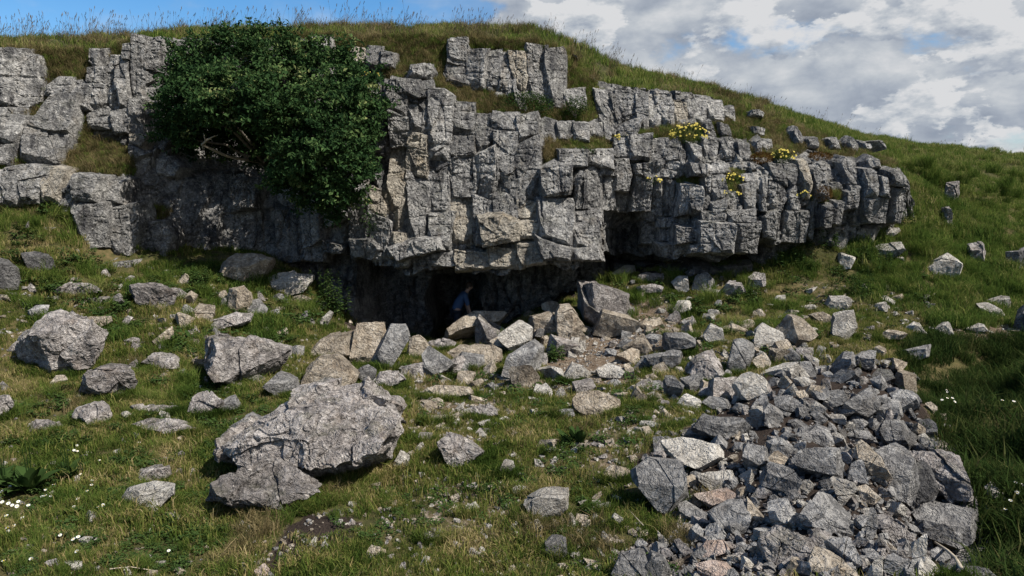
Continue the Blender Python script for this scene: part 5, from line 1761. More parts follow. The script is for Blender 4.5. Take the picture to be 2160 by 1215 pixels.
def grow():
    r = np.random.default_rng(5)
    # meadow below the cliff
    n = 175000
    x = r.uniform(-18, 22, n)
    y = r.uniform(3.2, 25.5, n)
    keep = (np.abs(x) < 0.74 * y + 3.4)
    # thinner with distance
    keep &= r.uniform(size=n) < np.clip(9.5 / y, 0.3, 1.0)
    keep &= (y < cliff_y_at_ground(x) + 0.15) | (x > 11.8)
    x, y = x[keep], y[keep]
    P = np.stack([x, y, hz(x, y)], 1)
    b, dks = bare_at(P)
    pn = fbm(P * [1.1, 1.1, 0] + 3.3, 3, 0.5, 77)
    keep = r.uniform(size=len(P)) > np.clip(b * 1.12 + 0.25 * pn * (b > 0) , 0, 1)
    px, row, w = project(P)
    keep &= r.uniform(size=len(P)) < np.clip(0.62 + 0.75 * pn, 0.10, 1)
    P, px, row, pn = P[keep], px[keep], row[keep], pn[keep]
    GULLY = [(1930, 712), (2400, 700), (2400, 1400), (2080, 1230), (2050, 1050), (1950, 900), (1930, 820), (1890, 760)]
    SLOPEP = [(1780, 500), (1905, 470), (1915, 330), (2500, 300), (2500, 700), (1990, 690), (1930, 660), (1800, 640)]
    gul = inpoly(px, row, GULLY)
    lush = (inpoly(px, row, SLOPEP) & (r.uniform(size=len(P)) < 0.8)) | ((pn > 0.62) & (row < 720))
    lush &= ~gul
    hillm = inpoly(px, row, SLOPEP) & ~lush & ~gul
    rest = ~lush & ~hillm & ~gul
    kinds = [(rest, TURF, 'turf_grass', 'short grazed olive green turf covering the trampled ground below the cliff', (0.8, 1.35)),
             (gul, LUSH_SHADE, 'gully_grass', 'long grass filling the gully beyond the scree, coloured dark for shade', (0.7, 1.2)),
             (lush, LUSH, 'lush_grass', 'darker long grass on the slope right of the cliff', (0.7, 1.2)),
             (hillm, HILL, 'rough_grass', 'rough yellow green grass on the slope right of the cliff', (0.7, 1.2))]
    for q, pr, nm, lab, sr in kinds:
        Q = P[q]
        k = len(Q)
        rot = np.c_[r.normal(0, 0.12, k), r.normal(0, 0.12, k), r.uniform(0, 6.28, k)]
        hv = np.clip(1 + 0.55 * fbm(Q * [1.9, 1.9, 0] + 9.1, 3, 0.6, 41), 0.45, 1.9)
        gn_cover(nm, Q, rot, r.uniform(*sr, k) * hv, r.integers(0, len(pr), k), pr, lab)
        print(nm, k)
    # hilltop and slope beyond the cliff
    n = 34000
    x = r.uniform(-16, 40, n)
    y = r.uniform(18.5, 52, n)
    keep = (np.abs(x) < 0.74 * y + 1.5)
    x, y = x[keep], y[keep]
    cl = (x < 12.0) & (y < RAMP + 1.0)
    yt = np.interp(x, CLIFFP[0, :, 0], CLIFFP[200, :, 1])
    ok = ~cl & ((y > RAMP + 0.6) | (x > 12)) | (cl & (y > yt))
    x, y, cl = x[ok], y[ok], cl[ok]
    z = hz(x, y)
    # cap heights
    capx = CLIFFP[199:, :, 0]
    xi = np.clip(((x - CLIFFP[0, 0, 0]) / 0.05).astype(int), 0, CLIFFP.shape[1] - 1)
    for i in np.where(cl)[0]:
        z[i] = np.interp(y[i], CLIFFP[199:, xi[i], 1], CLIFFP[199:, xi[i], 2])
    P = np.stack([x, y, z], 1)
    k = len(P)
    pn = fbm(P * [0.8, 0.8, 0], 3, 0.5, 70)
    dry = (pn + r.normal(0, 0.45, k) > 0.45) & (x < 9)
    for q, pr, nm, lab in ((~dry, HILL, 'hilltop_grass', 'yellow green hill grass on top of the cliff and along the skyline slope'),
                           (dry, DRYT, 'dry_hilltop_grass', 'reddish brown dry grass mixed into the turf on the cliff top')):
        Q = P[q]
        k = len(Q)
        gn_cover(nm, Q, np.c_[r.normal(0, .12, k), r.normal(0, .12, k), r.uniform(0, 6.28, k)], r.uniform(0.7, 1.2, k), r.integers(0, len(pr), k), pr, lab)
        print(nm, k)
    # ledges
    V = CLIFFP[:200].reshape(-1, 3)
    px, row, w = project(V)
    le = np.where(in_ledge(px, row))[0]
    pick = r.choice(le, 7000)
    Q = V[pick] + r.normal(0, 0.03, (7000, 3)) - [0, 0.03, 0]
    px = project(Q)[0]
    dry = r.uniform(size=len(Q)) < np.where(px < 1200, 0.5, 0.28)
    for q, pr, nm, lab, s in ((~dry, HILL, 'ledge_grass', 'green grass growing on the ledges between the cliff tiers', (0.3, 0.6)), (dry, DRYT, 'dry_ledge_grass', 'brown dry grass hanging from the ledges between the cliff tiers', (0.35, 0.8))):
        W = Q[q]
        k = len(W)
        gn_cover(nm, W, np.c_[r.uniform(0.05, 0.6, k), r.normal(0, .2, k), r.normal(0, 0.5, k)], r.uniform(*s, k), r.integers(0, len(pr), k), pr, lab)
        print(nm, k)
    # tall seeding stalks against the sky
    sky = [(p, q) for p, q in ((r.uniform(-60, 1290), 0) for _ in range(150))] + [(c_ + r.normal(0, 14), 0) for c_ in r.uniform(-60, 1290, 26) for _ in range(6)] + [(r.uniform(1290, 2160), 1) for _ in range(45)]
    skx = [-100, 0, 100, 290, 560, 850, 1000, 1150, 1210, 1300, 1500, 1700, 1900, 2060, 2160]
    skY = [20.6, 20.6, 20.8, 21.3, 21.5, 22.2, 22.6, 23, 23.4, 25, 28, 33, 38, 42, 44]
    pts = []
    for p, _ in sky:
        Yb = np.interp(p, skx, skY) + r.normal(0, 0.5)
        x = (p - 1080) / F * Yb
        if x < 11.5 and Yb < RAMP + 1:
            i = int(np.clip((x - CLIFFP[0, 0, 0]) / 0.05, 0, CLIFFP.shape[1] - 1))
            z = np.interp(Yb, CLIFFP[199:, i, 1], CLIFFP[199:, i, 2])
        else:
            z = float(hz(np.array([x]), np.array([Yb]))[0])
        pts.append((x, Yb, z))
    k = len(pts)
    gn_cover('tall_grass', np.array(pts), np.c_[r.normal(0, .06, k), r.normal(0.05, .06, k), r.normal(0, 0.4, k)], r.uniform(0.5, 1.1, k), r.integers(0, len(SEED), k), SEED, 'thin seeding grass stalks standing along the skyline of the cliff top')
    # dry straw tufts in the meadow
    spots = [(540, 1110, 60), (570, 1085, 40), (520, 1170, 40), (1210, 900, 40), (180, 860, 40), (700, 1030, 40), (20, 430, 40), (60, 425, 60), (450, 520, 22), (700, 950, 30), (1480, 1060, 18), (1150, 1110, 60), (1250, 1150, 70), (800, 1000, 40), (300, 780, 60), (470, 780, 40), (700, 640, 30), (1420, 1130, 50)]
    Q = []
    for a, b, s in spots:
        for _ in range(int(s / 4)):
            h = ground_hit(a + r.normal(0, s * .5), b + r.normal(0, s * .3))[0]
            Q.append(h)
    k = len(Q)
    gn_cover('straw_tufts', np.array(Q), np.c_[r.normal(0, .2, k), r.normal(0, .2, k), r.uniform(0, 6.28, k)], r.uniform(0.4, 0.75, k), r.integers(0, len(DRYT), k), DRYT, 'straw coloured dry tufts among the green turf')
    # gravel and chips
    chips = []
    regs = [(BARE[0][0], 800), (SCREE, 900), (BARE[5][0], 400), (BARE[6][0], 80), (BARE[7][0], 200), (BARE[4][0], 200), (BARE[1][0], 120), (BARE[11][0], 130), ([(200, 640), (1100, 760), (1500, 1000), (1400, 1215), (900, 1215), (400, 900)], 500), ([(0, 620), (500, 700), (500, 1215), (0, 1215)], 200), (BARE[2][0], 60)]
    for poly, cnt in regs:
        a = np.array(poly, float)
        c = np.c_[r.uniform(a[:, 0].min(), a[:, 0].max(), cnt * 2), r.uniform(a[:, 1].min(), a[:, 1].max(), cnt * 2)]
        c = c[inpoly(c[:, 0], c[:, 1], poly)][:cnt]
        chips.append(ground_hit(c[:, 0], c[:, 1]))
    PB = [([(860, 760), (1330, 690), (1960, 600), (1980, 700), (1560, 800), (1330, 980), (860, 960)], 1300), ([(380, 560), (860, 640), (860, 900), (400, 820), (0, 780), (0, 600)], 620), ([(820, 960), (1430, 980), (1430, 1215), (760, 1215)], 270), ([(0, 840), (480, 840), (560, 1215), (0, 1215)], 150), ]
    W = []
    for poly, cnt in PB:
        a = np.array(poly, float)
        c = np.c_[r.uniform(a[:, 0].min(), a[:, 0].max(), cnt * 3), r.uniform(a[:, 1].min(), a[:, 1].max(), cnt * 3)]
        W.append(ground_hit(*c[inpoly(c[:, 0], c[:, 1], poly)][:cnt].T) if cnt else np.zeros((0, 3)))
    W = np.concatenate(W)
    k = len(W)
    prs = [PROTO['w', 1][2], PROTO['p', 1][3], PROTO['p', 0][2], PROTO['w', 0][1], PROTO['b', 1][0]]
    gn_cover('pebbles', W + [0, 0, .01], np.c_[r.normal(0, .3, k), r.normal(0, .3, k), r.uniform(0, 6.28, k)], 0.062 * np.exp(r.normal(0.1, 0.5, k)), r.integers(0, len(prs), k), prs, 'small pale stones sprinkled through the turf and along the track')
    a = np.array(SCREE, float)
    c = np.c_[r.uniform(a[:, 0].min(), a[:, 0].max(), 5200), r.uniform(a[:, 1].min(), a[:, 1].max(), 5200)]
    Q = ground_hit(*c[inpoly(c[:, 0], c[:, 1], SCREE)][:1500].T)
    k = len(Q)
    prg = [PROTO['g', 0][0], PROTO['g', 1][1], PROTO['g', 0][4], PROTO['b', 0][3], PROTO['g', 1][5]]
    gn_cover('scree_chips', Q + [0, 0, 0.02], np.c_[r.normal(0, .6, k), r.normal(0, .6, k), r.uniform(0, 6.28, k)], 0.07 * np.exp(r.normal(0, 0.45, k)), r.integers(0, len(prg), k), prg, 'small grey broken stones filling the gaps of the scree heap')
    # longer grass crowding round the feet of the boulders
    fr = []
    for bb in NAMED:
        lo, hi = bb['box']
        if inpoly(np.array([bb['px'][0]]), np.array([hi[1] - 5]), SCREE)[0]:
            continue
        w0, h0 = hi - lo
        for _ in range(int(6 + w0 * 0.55)):
            an = r.uniform(0.05, 3.09)
            fr.append((bb['px'][0] + w0 * .53 * math.cos(an), hi[1] - 0.16 * h0 + (0.17 * h0 + 3) * math.sin(an)))
    fr = np.array(fr)
    W = ground_hit(fr[:, 0], fr[:, 1])
    bq, _ = bare_at(W)
    W = W[(bq < 0.6) | (r.uniform(size=len(W)) < 0.15)]
    k = len(W)
    gn_cover('fringe_grass', W, np.c_[r.normal(0, .2, k), r.normal(0, .2, k), r.uniform(0, 6.28, k)], r.uniform(0.5, 1.0, k), r.integers(0, len(FRINGE), k), FRINGE, 'longer grass crowding round the feet of the boulders')
    # low broad-leaved weeds in the turf
    wd = []
    for poly, cnt in (([(0, 430), (170, 440), (460, 560), (720, 650), (640, 720), (420, 760), (0, 660)], 420), ([(0, 660), (420, 720), (640, 860), (500, 1000), (0, 1000)], 420), ([(0, 900), (500, 980), (560, 1215), (0, 1215)], 380), ([(560, 1000), (1400, 960), (1430, 1215), (600, 1215)], 260), ([(860, 760), (1400, 800), (1380, 980), (860, 980)], 140), ([(1300, 590), (1950, 560), (1950, 720), (1560, 760), (1300, 700)], 220)):
        a = np.array(poly, float)
        c = np.c_[r.uniform(a[:, 0].min(), a[:, 0].max(), cnt * 3), r.uniform(a[:, 1].min(), a[:, 1].max(), cnt * 3)]
        c = c[inpoly(c[:, 0], c[:, 1], poly)][:cnt]
        h = ground_hit(c[:, 0], c[:, 1])
        wd.append(h[fbm(h * [1.4, 1.4, 0] + 21, 3, 0.5, 88) > 0.0])
    W = np.concatenate(wd)
    k = len(W)
    gn_cover('low_weeds', W, np.c_[r.normal(0, .2, k), r.normal(0, .2, k), r.uniform(0, 6.28, k)], np.clip(W[:, 1] / 11, .6, 1.5) * r.uniform(0.6, 1.2, k), r.integers(0, len(WEED), k), WEED, 'low broad leaved weeds and clover in dark patches through the turf')
    # tussocks
    tp = []
    for poly, cnt in (([(1910, 330), (2170, 370), (2170, 640), (1960, 640), (1790, 560), (1910, 480)], 150), ([(0, 430), (160, 440), (170, 530), (0, 530)], 26), ([(0, 560), (460, 560), (700, 660), (420, 720), (0, 660)], 60), ([(280, 740), (440, 720), (640, 840), (480, 880), (280, 840)], 30), ([(0, 800), (260, 880), (440, 1000), (540, 1215), (0, 1215)], 46), ([(560, 1010), (860, 1000), (800, 1080), (560, 1110)], 26), ([(1260, 600), (1700, 560), (1900, 600), (1900, 700), (1300, 720)], 50)):
        a = np.array(poly, float)
        c = np.c_[r.uniform(a[:, 0].min(), a[:, 0].max(), cnt * 3), r.uniform(a[:, 1].min(), a[:, 1].max(), cnt * 3)]
        c = c[inpoly(c[:, 0], c[:, 1], poly)][:cnt]
        tp.append(ground_hit(c[:, 0], c[:, 1]))
    W = np.concatenate(tp)
    k = len(W)
    gn_cover('tussock_grass', W, np.c_[r.normal(0, .15, k), r.normal(0, .15, k), r.uniform(0, 6.28, k)], np.clip(W[:, 1] / 20, .45, 1.1) * r.uniform(0.6, 1.25, k), r.integers(0, len(TUSS), k), TUSS, 'dense tussocks of long green grass on the slopes')
    Q = np.concatenate(chips)
    k = len(Q)
    pr = [PROTO['w', 1][0], PROTO['p', 1][1], PROTO['g', 0][2], PROTO['w', 0][3], PROTO['p', 0][4], PROTO['b', 0][1]]
    gn_cover('gravel', Q, np.c_[r.normal(0, .4, k), r.normal(0, .4, k), r.uniform(0, 6.28, k)], 0.024 * np.exp(r.normal(0.45, 0.45, k)), r.integers(0, len(pr), k), pr, 'chips and gravel of pale limestone lying between the stones')


grow()

# ------------------------------------------------------------------ plants
def tube(pts, radii, n=6):
    V, T = [], []
    pts = [np.array(p, float) for p in pts]
    for i, p in enumerate(pts):
        d = pts[min(i + 1, len(pts) - 1)] - pts[max(i - 1, 0)]
        d = d / (np.linalg.norm(d) + 1e-9)
        u = np.cross(d, [0.3, 0.1, 0.95])
        if np.linalg.norm(u) < 0.1:
            u = np.cross(d, [1, 0, 0])
        u /= np.linalg.norm(u)
        v = np.cross(d, u)
        for k in range(n):
            a = 2 * math.pi * k / n
            V.append(p + radii[i] * (math.cos(a) * u + math.sin(a) * v))
    for i in range(len(pts) - 1):
        for k in range(n):
            a, b = i * n + k, i * n + (k + 1) % n
            T += [(a, b, b + n), (a, b + n, a + n)]
    V += [pts[0], pts[-1]]
    for k in range(n):
        T.append((len(V) - 2, (k + 1) % n, k))
        T.append((len(V) - 1, (len(pts) - 1) * n + k, (len(pts) - 1) * n + (k + 1) % n))
    return np.array(V), np.array(T)


def leaves(C, D, Nn, L, Wd, name, mat, tint, fold=0.25):
    """one mesh of small folded leaves: centre C, along D, facing Nn"""
    k = len(C)
    D = D / np.linalg.norm(D, axis=1)[:, None]
    S_ = np.cross(D, Nn)
    S_ /= np.linalg.norm(S_, axis=1)[:, None] + 1e-9
    Nn = np.cross(S_, D)
    L = L[:, None]
    Wd = Wd[:, None]
    a = C - D * L * 0.5
    t = C + D * L * 0.5 - Nn * L * 0.12
    l = C + S_ * Wd * 0.5 + Nn * Wd * fold
    q = C - S_ * Wd * 0.5 + Nn * Wd * fold
    V = np.stack([a, l, t, q], 1).reshape(-1, 3)
    i = np.arange(k)[:, None] * 4
    T = np.concatenate([i + [0, 1, 2], i + [0, 2, 3]], 1).reshape(-1, 3)
    me = mesh(name, V, T, [mat])
    attr(me, 'tint', np.repeat(tint, 4))
    return me


def empty(name, loc, label, cat, group=None):
    o = bpy.data.objects.new(name, None)
    COL.objects.link(o)
    o.location = loc
    o.empty_display_size = 0.1
    return tag(o, label, cat, group)


def child(name, me, parent, shift=True):
    o = link(name, me, parent)
    if shift:
        o.location = -np.array(parent.location)
    return o


LOBES = [  # photo column, row, metres away, width, depth, height radii (m)
    (398, 150, 18.9, .58, .55, .52), (430, 130, 18.7, .75, .7, .6), (500, 110, 18.8, .85, .8, .62), (580, 110, 18.9, .9, .85, .6), (650, 130, 19.0, .85, .8, .6), (720, 155, 19.0, .7, .7, .6), (770, 190, 18.9, .62, .6, .6),
    (385, 205, 18.4, .6, .6, .55), (430, 200, 17.8, .8, .75, .6), (510, 190, 17.5, .9, .85, .65), (600, 200, 17.5, .9, .9, .65), (680, 215, 17.8, .8, .8, .6), (745, 235, 18.0, .75, .7, .6), (778, 250, 18.5, .4, .5, .55),
    (460, 230, 17.1, .55, .5, .35), (560, 225, 17.0, .6, .5, .4), (355, 222, 18.4, .36, .4, .36),
    (620, 300, 17.3, .6, .6, .5), (690, 300, 17.2, .7, .7, .55), (745, 310, 17.8, .55, .6, .55), (650, 350, 17.2, .7, .65, .5), (725, 360, 17.4, .75, .7, .55), (770, 340, 18.3, .35, .45, .5),
    (690, 405, 17.8, .55, .55, .45), (740, 410, 18.1, .4, .45, .4), (620, 385, 17.9, .35, .4, .3), (700, 445, 18.5, .3, .35, .3),
    (348, 262, 18.6, .28, .3, .3), (372, 285, 18.6, .25, .3, .22),
    (420, 290, 19.6, .5, .35, .4), (500, 300, 19.8, .6, .35, .5), (570, 300, 19.6, .55, .35, .5), (450, 255, 18.6, .6, .5, .25), (540, 250, 18.4, .6, .5, .25)]


def build_shrub():
    r = np.random.default_rng(8)
    small = []
    for (px, row, Y, a, d, h) in LOBES:
        for _ in range(5):
            v = r.normal(size=3)
            v /= np.linalg.norm(v)
            if v[1] > 0.3:
                continue
            u = r.uniform(0.8, 1.12) if r.uniform() < .7 else r.uniform(1.12, 1.38)
            rr = r.uniform(0.14, 0.30) * (1 if u < 1.12 else .6)
            small.append((px + v[0] * a * u * F / Y, row - v[2] * h * u * F / Y, Y + v[1] * d * u, rr, rr, rr * r.uniform(.5, .9)))
    rims = len(LOBES)
    LOBES.extend(small)
    base = at_y(560, 330, 19.7)
    o = empty('hawthorn_shrub', base, 'large dark green shrub hanging over the cliff face left of the cave', 'shrub')
    Cs, Ds, Ns, Ls, Ws, Ts = [], [], [], [], [], []
    for (px, row, Y, a, d, h) in LOBES:
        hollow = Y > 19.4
        px, row, a, h = 565 + (px - 565) * .95, 225 + (row - 225) * .95, a * .95, h * .95
        c = at_y(px, row, Y)
        ext = np.array([a, d, h])
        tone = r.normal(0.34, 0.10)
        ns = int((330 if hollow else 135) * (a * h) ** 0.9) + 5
        tone = 0.12 if hollow else tone  # hollow leaves tinted darker: the crown's inner shade is in their colour
        q = r.normal(size=(ns, 3))
        q /= np.linalg.norm(q, axis=1)[:, None]
        q = q[(q[:, 1] < 0.55)]
        ns = len(q)
        rad = r.uniform(0.30, 1.10, ns) ** 0.6
        p0 = c + q * ext * rad[:, None]
        # every sprig carries a dozen leaves along a short outward twig
        for k in range(ns):
            ax = q[k] * [1, 1, 0.6] + r.normal(0, 0.45, 3) + [0.05, -0.1, 0.15]
            ax /= np.linalg.norm(ax)
            m = r.integers(16, 32)
            L = r.uniform(0.18, 0.42)
            t = r.uniform(-0.2, 1, m)
            sp = r.normal(0, 0.065, (m, 3)) * [1.2, 1.2, 0.55]
            Cs.append(p0[k] + ax * (t * L)[:, None] + sp)
            Ds.append(ax * 0.6 + r.normal(0, 0.6, (m, 3)))
            Ns.append(np.array([0.12, -0.35, 0.75]) + r.normal(0, 0.45, (m, 3)) + q[k] * 0.3)
            Ls.append(r.uniform(0.08, 0.15, m))
            Ws.append(r.uniform(0.045, 0.08, m))
            Ts.append(np.clip(tone + r.normal(0, 0.2) + r.normal(0, 0.15, m), 0, 1))
    C = np.concatenate(Cs)
    me = leaves(C, np.concatenate(Ds), np.concatenate(Ns), np.concatenate(Ls), np.concatenate(Ws), 'crown', M_LEAF, np.concatenate(Ts))
    child('crown', me, o)
    print('shrub leaves', len(C))
    root = at_y(560, 345, 19.9)
    for k, (px, row, Y, a, d, h) in enumerate(LOBES):
        if k % 2 or k >= rims:
            continue
        e = at_y(px, row, Y)
        mid = (root + e) / 2 + r.normal(0, 0.15, 3) + [0, -0.1, 0.1]
        pts = [root + r.normal(0, 0.08, 3), root * .6 + mid * .4 + r.normal(0, .06, 3), mid, (mid + e) / 2 + r.normal(0, 0.06, 3), e]
        V, T = tube(pts, [0.055, 0.045, 0.034, 0.022, 0.01])
        child('branch', mesh('branch', V, T, [M_BARK], True), o)
    # the bare pale twig that shows against the shaded wall
    A = [at_y(426, 305, 18.2), at_y(438, 295, 18.15), at_y(448, 289, 18.1), at_y(460, 285, 18.1)]
    V, T = tube(A, [0.03, 0.026, 0.018, 0.008])
    A2 = [at_y(434, 299, 18.15), at_y(430, 285, 18.15), at_y(428, 276, 18.2)]
    V2, T2 = tube(A2, [0.018, 0.014, 0.006])
    V3, T3 = tube([root, at_y(480, 330, 19.2), at_y(426, 305, 18.2)], [0.045, 0.04, 0.03])
    tw = child('bare_branch', mesh('bare_branch', np.r_[V, V2, V3], np.r_[T, T2 + len(V), T3 + len(V) + len(V2)], [M_WOOD], True), o)
    tw['label'] = 'forked bare pale branch in the shade under the crown'


build_shrub()


def small_bush(name, px, row, Y, ext, n, label, cat, mat, seed, leaf=(0.035, 0.07), tint=0.5):
    r = np.random.default_rng(seed)
    c = at_y(px, row, Y)
    o = empty(name, c - [0, 0, ext[2]], label, cat)
    q = r.normal(size=(n, 3))
    q /= np.linalg.norm(q, axis=1)[:, None]
    C = c + q * np.array(ext) * (r.uniform(0.25, 1.1, n) ** 0.6)[:, None]
    me = leaves(C, q + r.normal(0, .6, (n, 3)), np.array([0.1, -0.4, .7]) + r.normal(0, .5, (n, 3)), r.uniform(*leaf, n), r.uniform(leaf[0] * .5, leaf[1] * .6, n), 'foliage', mat, np.clip(r.normal(tint, .2, n), 0, 1))
    child('foliage', me, o)
    st = []
    off = 0
    Vs, Ts = [], []
    for k in range(5):
        e = c + r.normal(0, .5, 3) * np.array(ext)
        V, T = tube([c - [0, -0.1, ext[2] * 1.05], (c + e) / 2 - [0, 0, ext[2] * .4], e], [0.014, 0.01, 0.005], 5)
        Vs.append(V)
        Ts.append(T + off)
        off += len(V)
    child('stems', mesh('stems', np.concatenate(Vs), np.concatenate(Ts), [M_BARK]), o)
    return o


small_bush('leafy_bush', 1110, 222, 20.35, (0.75, 0.35, 0.36), 2600, 'bright green low bush on the ledge below the upper centre tier', 'bush', M_HERB, 61, tint=0.45)
small_bush('leafy_bush', 1215, 225, 20.7, (0.35, 0.25, 0.28), 700, 'small green bush at the right end of the upper centre ledge', 'bush', M_HERB, 62, tint=0.4)
small_bush('ivy_bush', 790, 470, 18.9, (0.35, 0.25, 0.45), 800, 'trailing ivy like greenery low on the cliff left of the lit face', 'bush', M_LEAF, 63)
small_bush('leafy_bush', 1235, 320, 19.6, (0.30, 0.15, 0.14), 300, 'small green plant on the grassy ledge above the big lit blocks', 'bush', M_HERB, 64)


def upright_herb(name, px, row, hpx, n, label, cat, seed, spread=0.12, leaf=(0.07, 0.13), per=26, lift=0.0):
    """stems set with paired leaves (nettles and the like); each stem a part with its leaves as a sub-part"""
    r = np.random.default_rng(seed)
    g0 = ground_hit(px, row)[0]
    h0 = hpx * g0[1] / F
    o = empty(name, g0, label, cat)
    for k in range(int(n * 1.6)):
        b = np.array([r.normal(0, spread), r.normal(0, spread * .6), -0.03])
        h = h0 * r.uniform(0.6, 1.05)
        top = b + [r.normal(0, .06), r.normal(0, .06), h]
        pts = [b, (b + top) / 2 + r.normal(0, .015, 3), top]
        V, T = tube(pts, [0.006, 0.005, 0.002], 4)
        stem = link('stem', mesh('stem', V, T, [M_HERB]), o)
        t = np.linspace(0.15, 1, per) + r.normal(0, .02, per)
        C = b + (top - b) * t[:, None]
        an = np.arange(per) * 1.57 + r.normal(0, .3, per)
        D = np.c_[np.cos(an), np.sin(an), r.uniform(-.25, .25, per)]
        L = r.uniform(*leaf, per) * (1.15 - 0.5 * t)
        me = leaves(C + D * L[:, None] * .6, D, np.tile([0, -.15, 1.0], (per, 1)) + r.normal(0, .25, (per, 3)), L, L * .5, 'leaf_spray', M_HERB, np.clip(r.normal(.45, .2, per), 0, 1))
        link('leaf_spray', me, stem)['kind'] = 'stuff'
    return o


HERB = [
    (695, 668, 100, 14, 'tall green nettles growing at the cliff foot left of the cave', .28),
    (715, 640, 60, 8, 'shorter nettles in the shade just left of the dark cave', .2),
    (425, 600, 40, 9, 'bushy green nettles near the foot of the left cliff', .25),
    (1250, 590, 30, 7, 'green nettles at the dark corner under the overhang', .22),
    (1165, 760, 40, 8, 'green nettles growing out of the light rock heap', .2),
    (1845, 565, 50, 10, 'dark nettles in shade below the broad pale slab', .3),
    (1735, 520, 50, 9, 'green nettles left of the white block group', .3),
    (1805, 625, 55, 9, 'dark nettles on the slope above the pale tower boulder', .35),
    (1895, 480, 60, 8, 'tall weeds against the right end of the cliff', .25),
    (1690, 560, 50, 8, 'weeds below the right end of the overhang', .3),
    (1560, 625, 30, 8, 'low weeds in the grass below the right overhang', .3),
    (560, 575, 30, 6, 'low weeds at the foot of the shaded wall', .3)]
for k, (px, row, hp, n, lab, sp) in enumerate(HERB):
    upright_herb('nettle_clump', px, row, hp, n, lab, 'nettles', 700 + k, sp)


def broad_plant(name, px, row, n, llen, label, cat, seed, mat=M_HERB, spiky=False):
    """a rosette of large separate leaves"""
    r = np.random.default_rng(seed)
    g0 = ground_hit(px, row)[0]
    o = empty(name, g0, label, cat)
    for k in range(n):
        a = r.uniform(0, 6.28)
        L = llen * r.uniform(.6, 1.1)
        el = r.uniform(0.6, 1.45)
        w = L * (0.10 if spiky else 0.17)
        V, T = [], []
        dirx, diry = math.cos(a), math.sin(a)
        sx, sy = -diry, dirx
        m = 7
        for i in range(m):
            t = i / (m - 1)
            rr = L * math.cos(el) * t + 0.02
            z = L * math.sin(el) * t - 0.28 * L * t * t
            ww = w * math.sin(math.pi * (0.12 + 0.86 * t)) * (1 + (0.35 * (i % 2) if spiky else 0.06 * math.sin(i * 2.1)))
            base = np.array([dirx * rr, diry * rr, z])
            V += [base + np.array([sx, sy, 0.25]) * ww, base - [0, 0, .004], base - np.array([sx, sy, -0.25]) * ww]
            if i:
                b = 3 * i
                T += [(b - 3, b - 2, b + 1), (b - 3, b + 1, b), (b - 2, b - 1, b + 2), (b - 2, b + 2, b + 1)]
        me = mesh('leaf', np.array(V), np.array(T), [mat], True)
        attr(me, 'tint', np.full(len(V), np.clip(r.normal(.32, .16), 0, 1)))
        link('leaf', me, o).location = (r.normal(0, .05), r.normal(0, .04), 0)
    if not spiky:
        for k in range(3):
            V, T = tube([(0.02 * k, 0, 0), (0.03 * k - .02, 0, llen * .8), (0.05 * k - .05, 0, llen * r.uniform(1.0, 1.5))], [.008, .006, .003], 5)
            link('stalk', mesh('stalk', V, T, [M_HERB]), o)
    return o


broad_plant('dock_plant', 62, 1035, 34, 0.44, 'large dock with broad dark leaves in the left foreground turf', 'dock', 81)
broad_plant('dock_plant', 140, 1010, 16, 0.36, 'smaller dock on the right of the large dark dock', 'dock', 82)
broad_plant('dock_plant', 5, 1025, 14, 0.38, 'dock at the left edge of the near turf', 'dock', 83)
broad_plant('thistle', 1214, 935, 20, 0.36, 'dark spiky thistle in turf below the wide flat brown rock', 'thistle', 84, spiky=True)
broad_plant('thistle', 1232, 950, 8, 0.14, 'small thistle just in front of the dark spiky thistle', 'thistle', 85, spiky=True)
broad_plant('thistle', 1460, 1000, 8, 0.14, 'small dark plant growing in the gap under the wide pale slab', 'thistle', 86, spiky=True)


def flower_clump(px, row, rpx, nfl, label, seed, dense=True, mat=None):
    r = np.random.default_rng(seed)
    Y = 20.4
    for _ in range(4):
        q = at_y(px, row, Y)
        Y = float(ycliff(np.array([q[0]]), np.array([q[2]]))[0]) - 0.30
    c = at_y(px, row, Y)
    R = rpx * Y / F
    o = empty('yellow_flower_clump', c - [0, 0, R * .7], label, 'flowers', 'clumps of yellow flowers on the cliff ledges')
    n = int(900 * (rpx / 28) ** 2) if dense else int(260 * (rpx / 28) ** 2)
    q = r.normal(size=(n, 3))
    q /= np.linalg.norm(q, axis=1)[:, None]
    C = c + q * np.array([R, R * .6, R * .75]) * (r.uniform(.2, 1, n) ** .5)[:, None]
    me = leaves(C, q + [0, 0, .7], np.array([.1, -.4, .7]) + r.normal(0, .5, (n, 3)), r.uniform(.04, .07, n), r.uniform(.01, .02, n), 'foliage', M_HERB, np.clip(r.normal(.4, .2, n), 0, 1))
    child('foliage', me, o)
    f = r.normal(size=(nfl * 3, 3))
    f /= np.linalg.norm(f, axis=1)[:, None]
    f = f[(f[:, 2] > -0.35) & (f[:, 1] < .5)][:nfl]
    for v in f:
        p = c + v * np.array([R * 1.2, R * .6, R * .72]) * r.uniform(.8, 1.2)
        s = r.uniform(.018, .030)
        V = [(0, 0, .3 * s)]
        T = []
        for k in range(5):
            a = 2 * math.pi * k / 5
            V += [(s * math.cos(a - .5), s * math.sin(a - .5), .1 * s), (s * 1.15 * math.cos(a), s * 1.15 * math.sin(a), .45 * s), (s * math.cos(a + .5), s * math.sin(a + .5), .1 * s)]
            b = 1 + 3 * k
            T += [(0, b, b + 1), (0, b + 1, b + 2)]
        b = link('blossom', mesh('blossom', np.array(V), np.array(T), [M_YELLOW]), o)
        b.rotation_euler = Vector((v[0] * .6, v[1] - .8, v[2] + .4)).to_track_quat('Z', 'Y').to_euler()
        b.location = p - np.array(o.location)
    return o


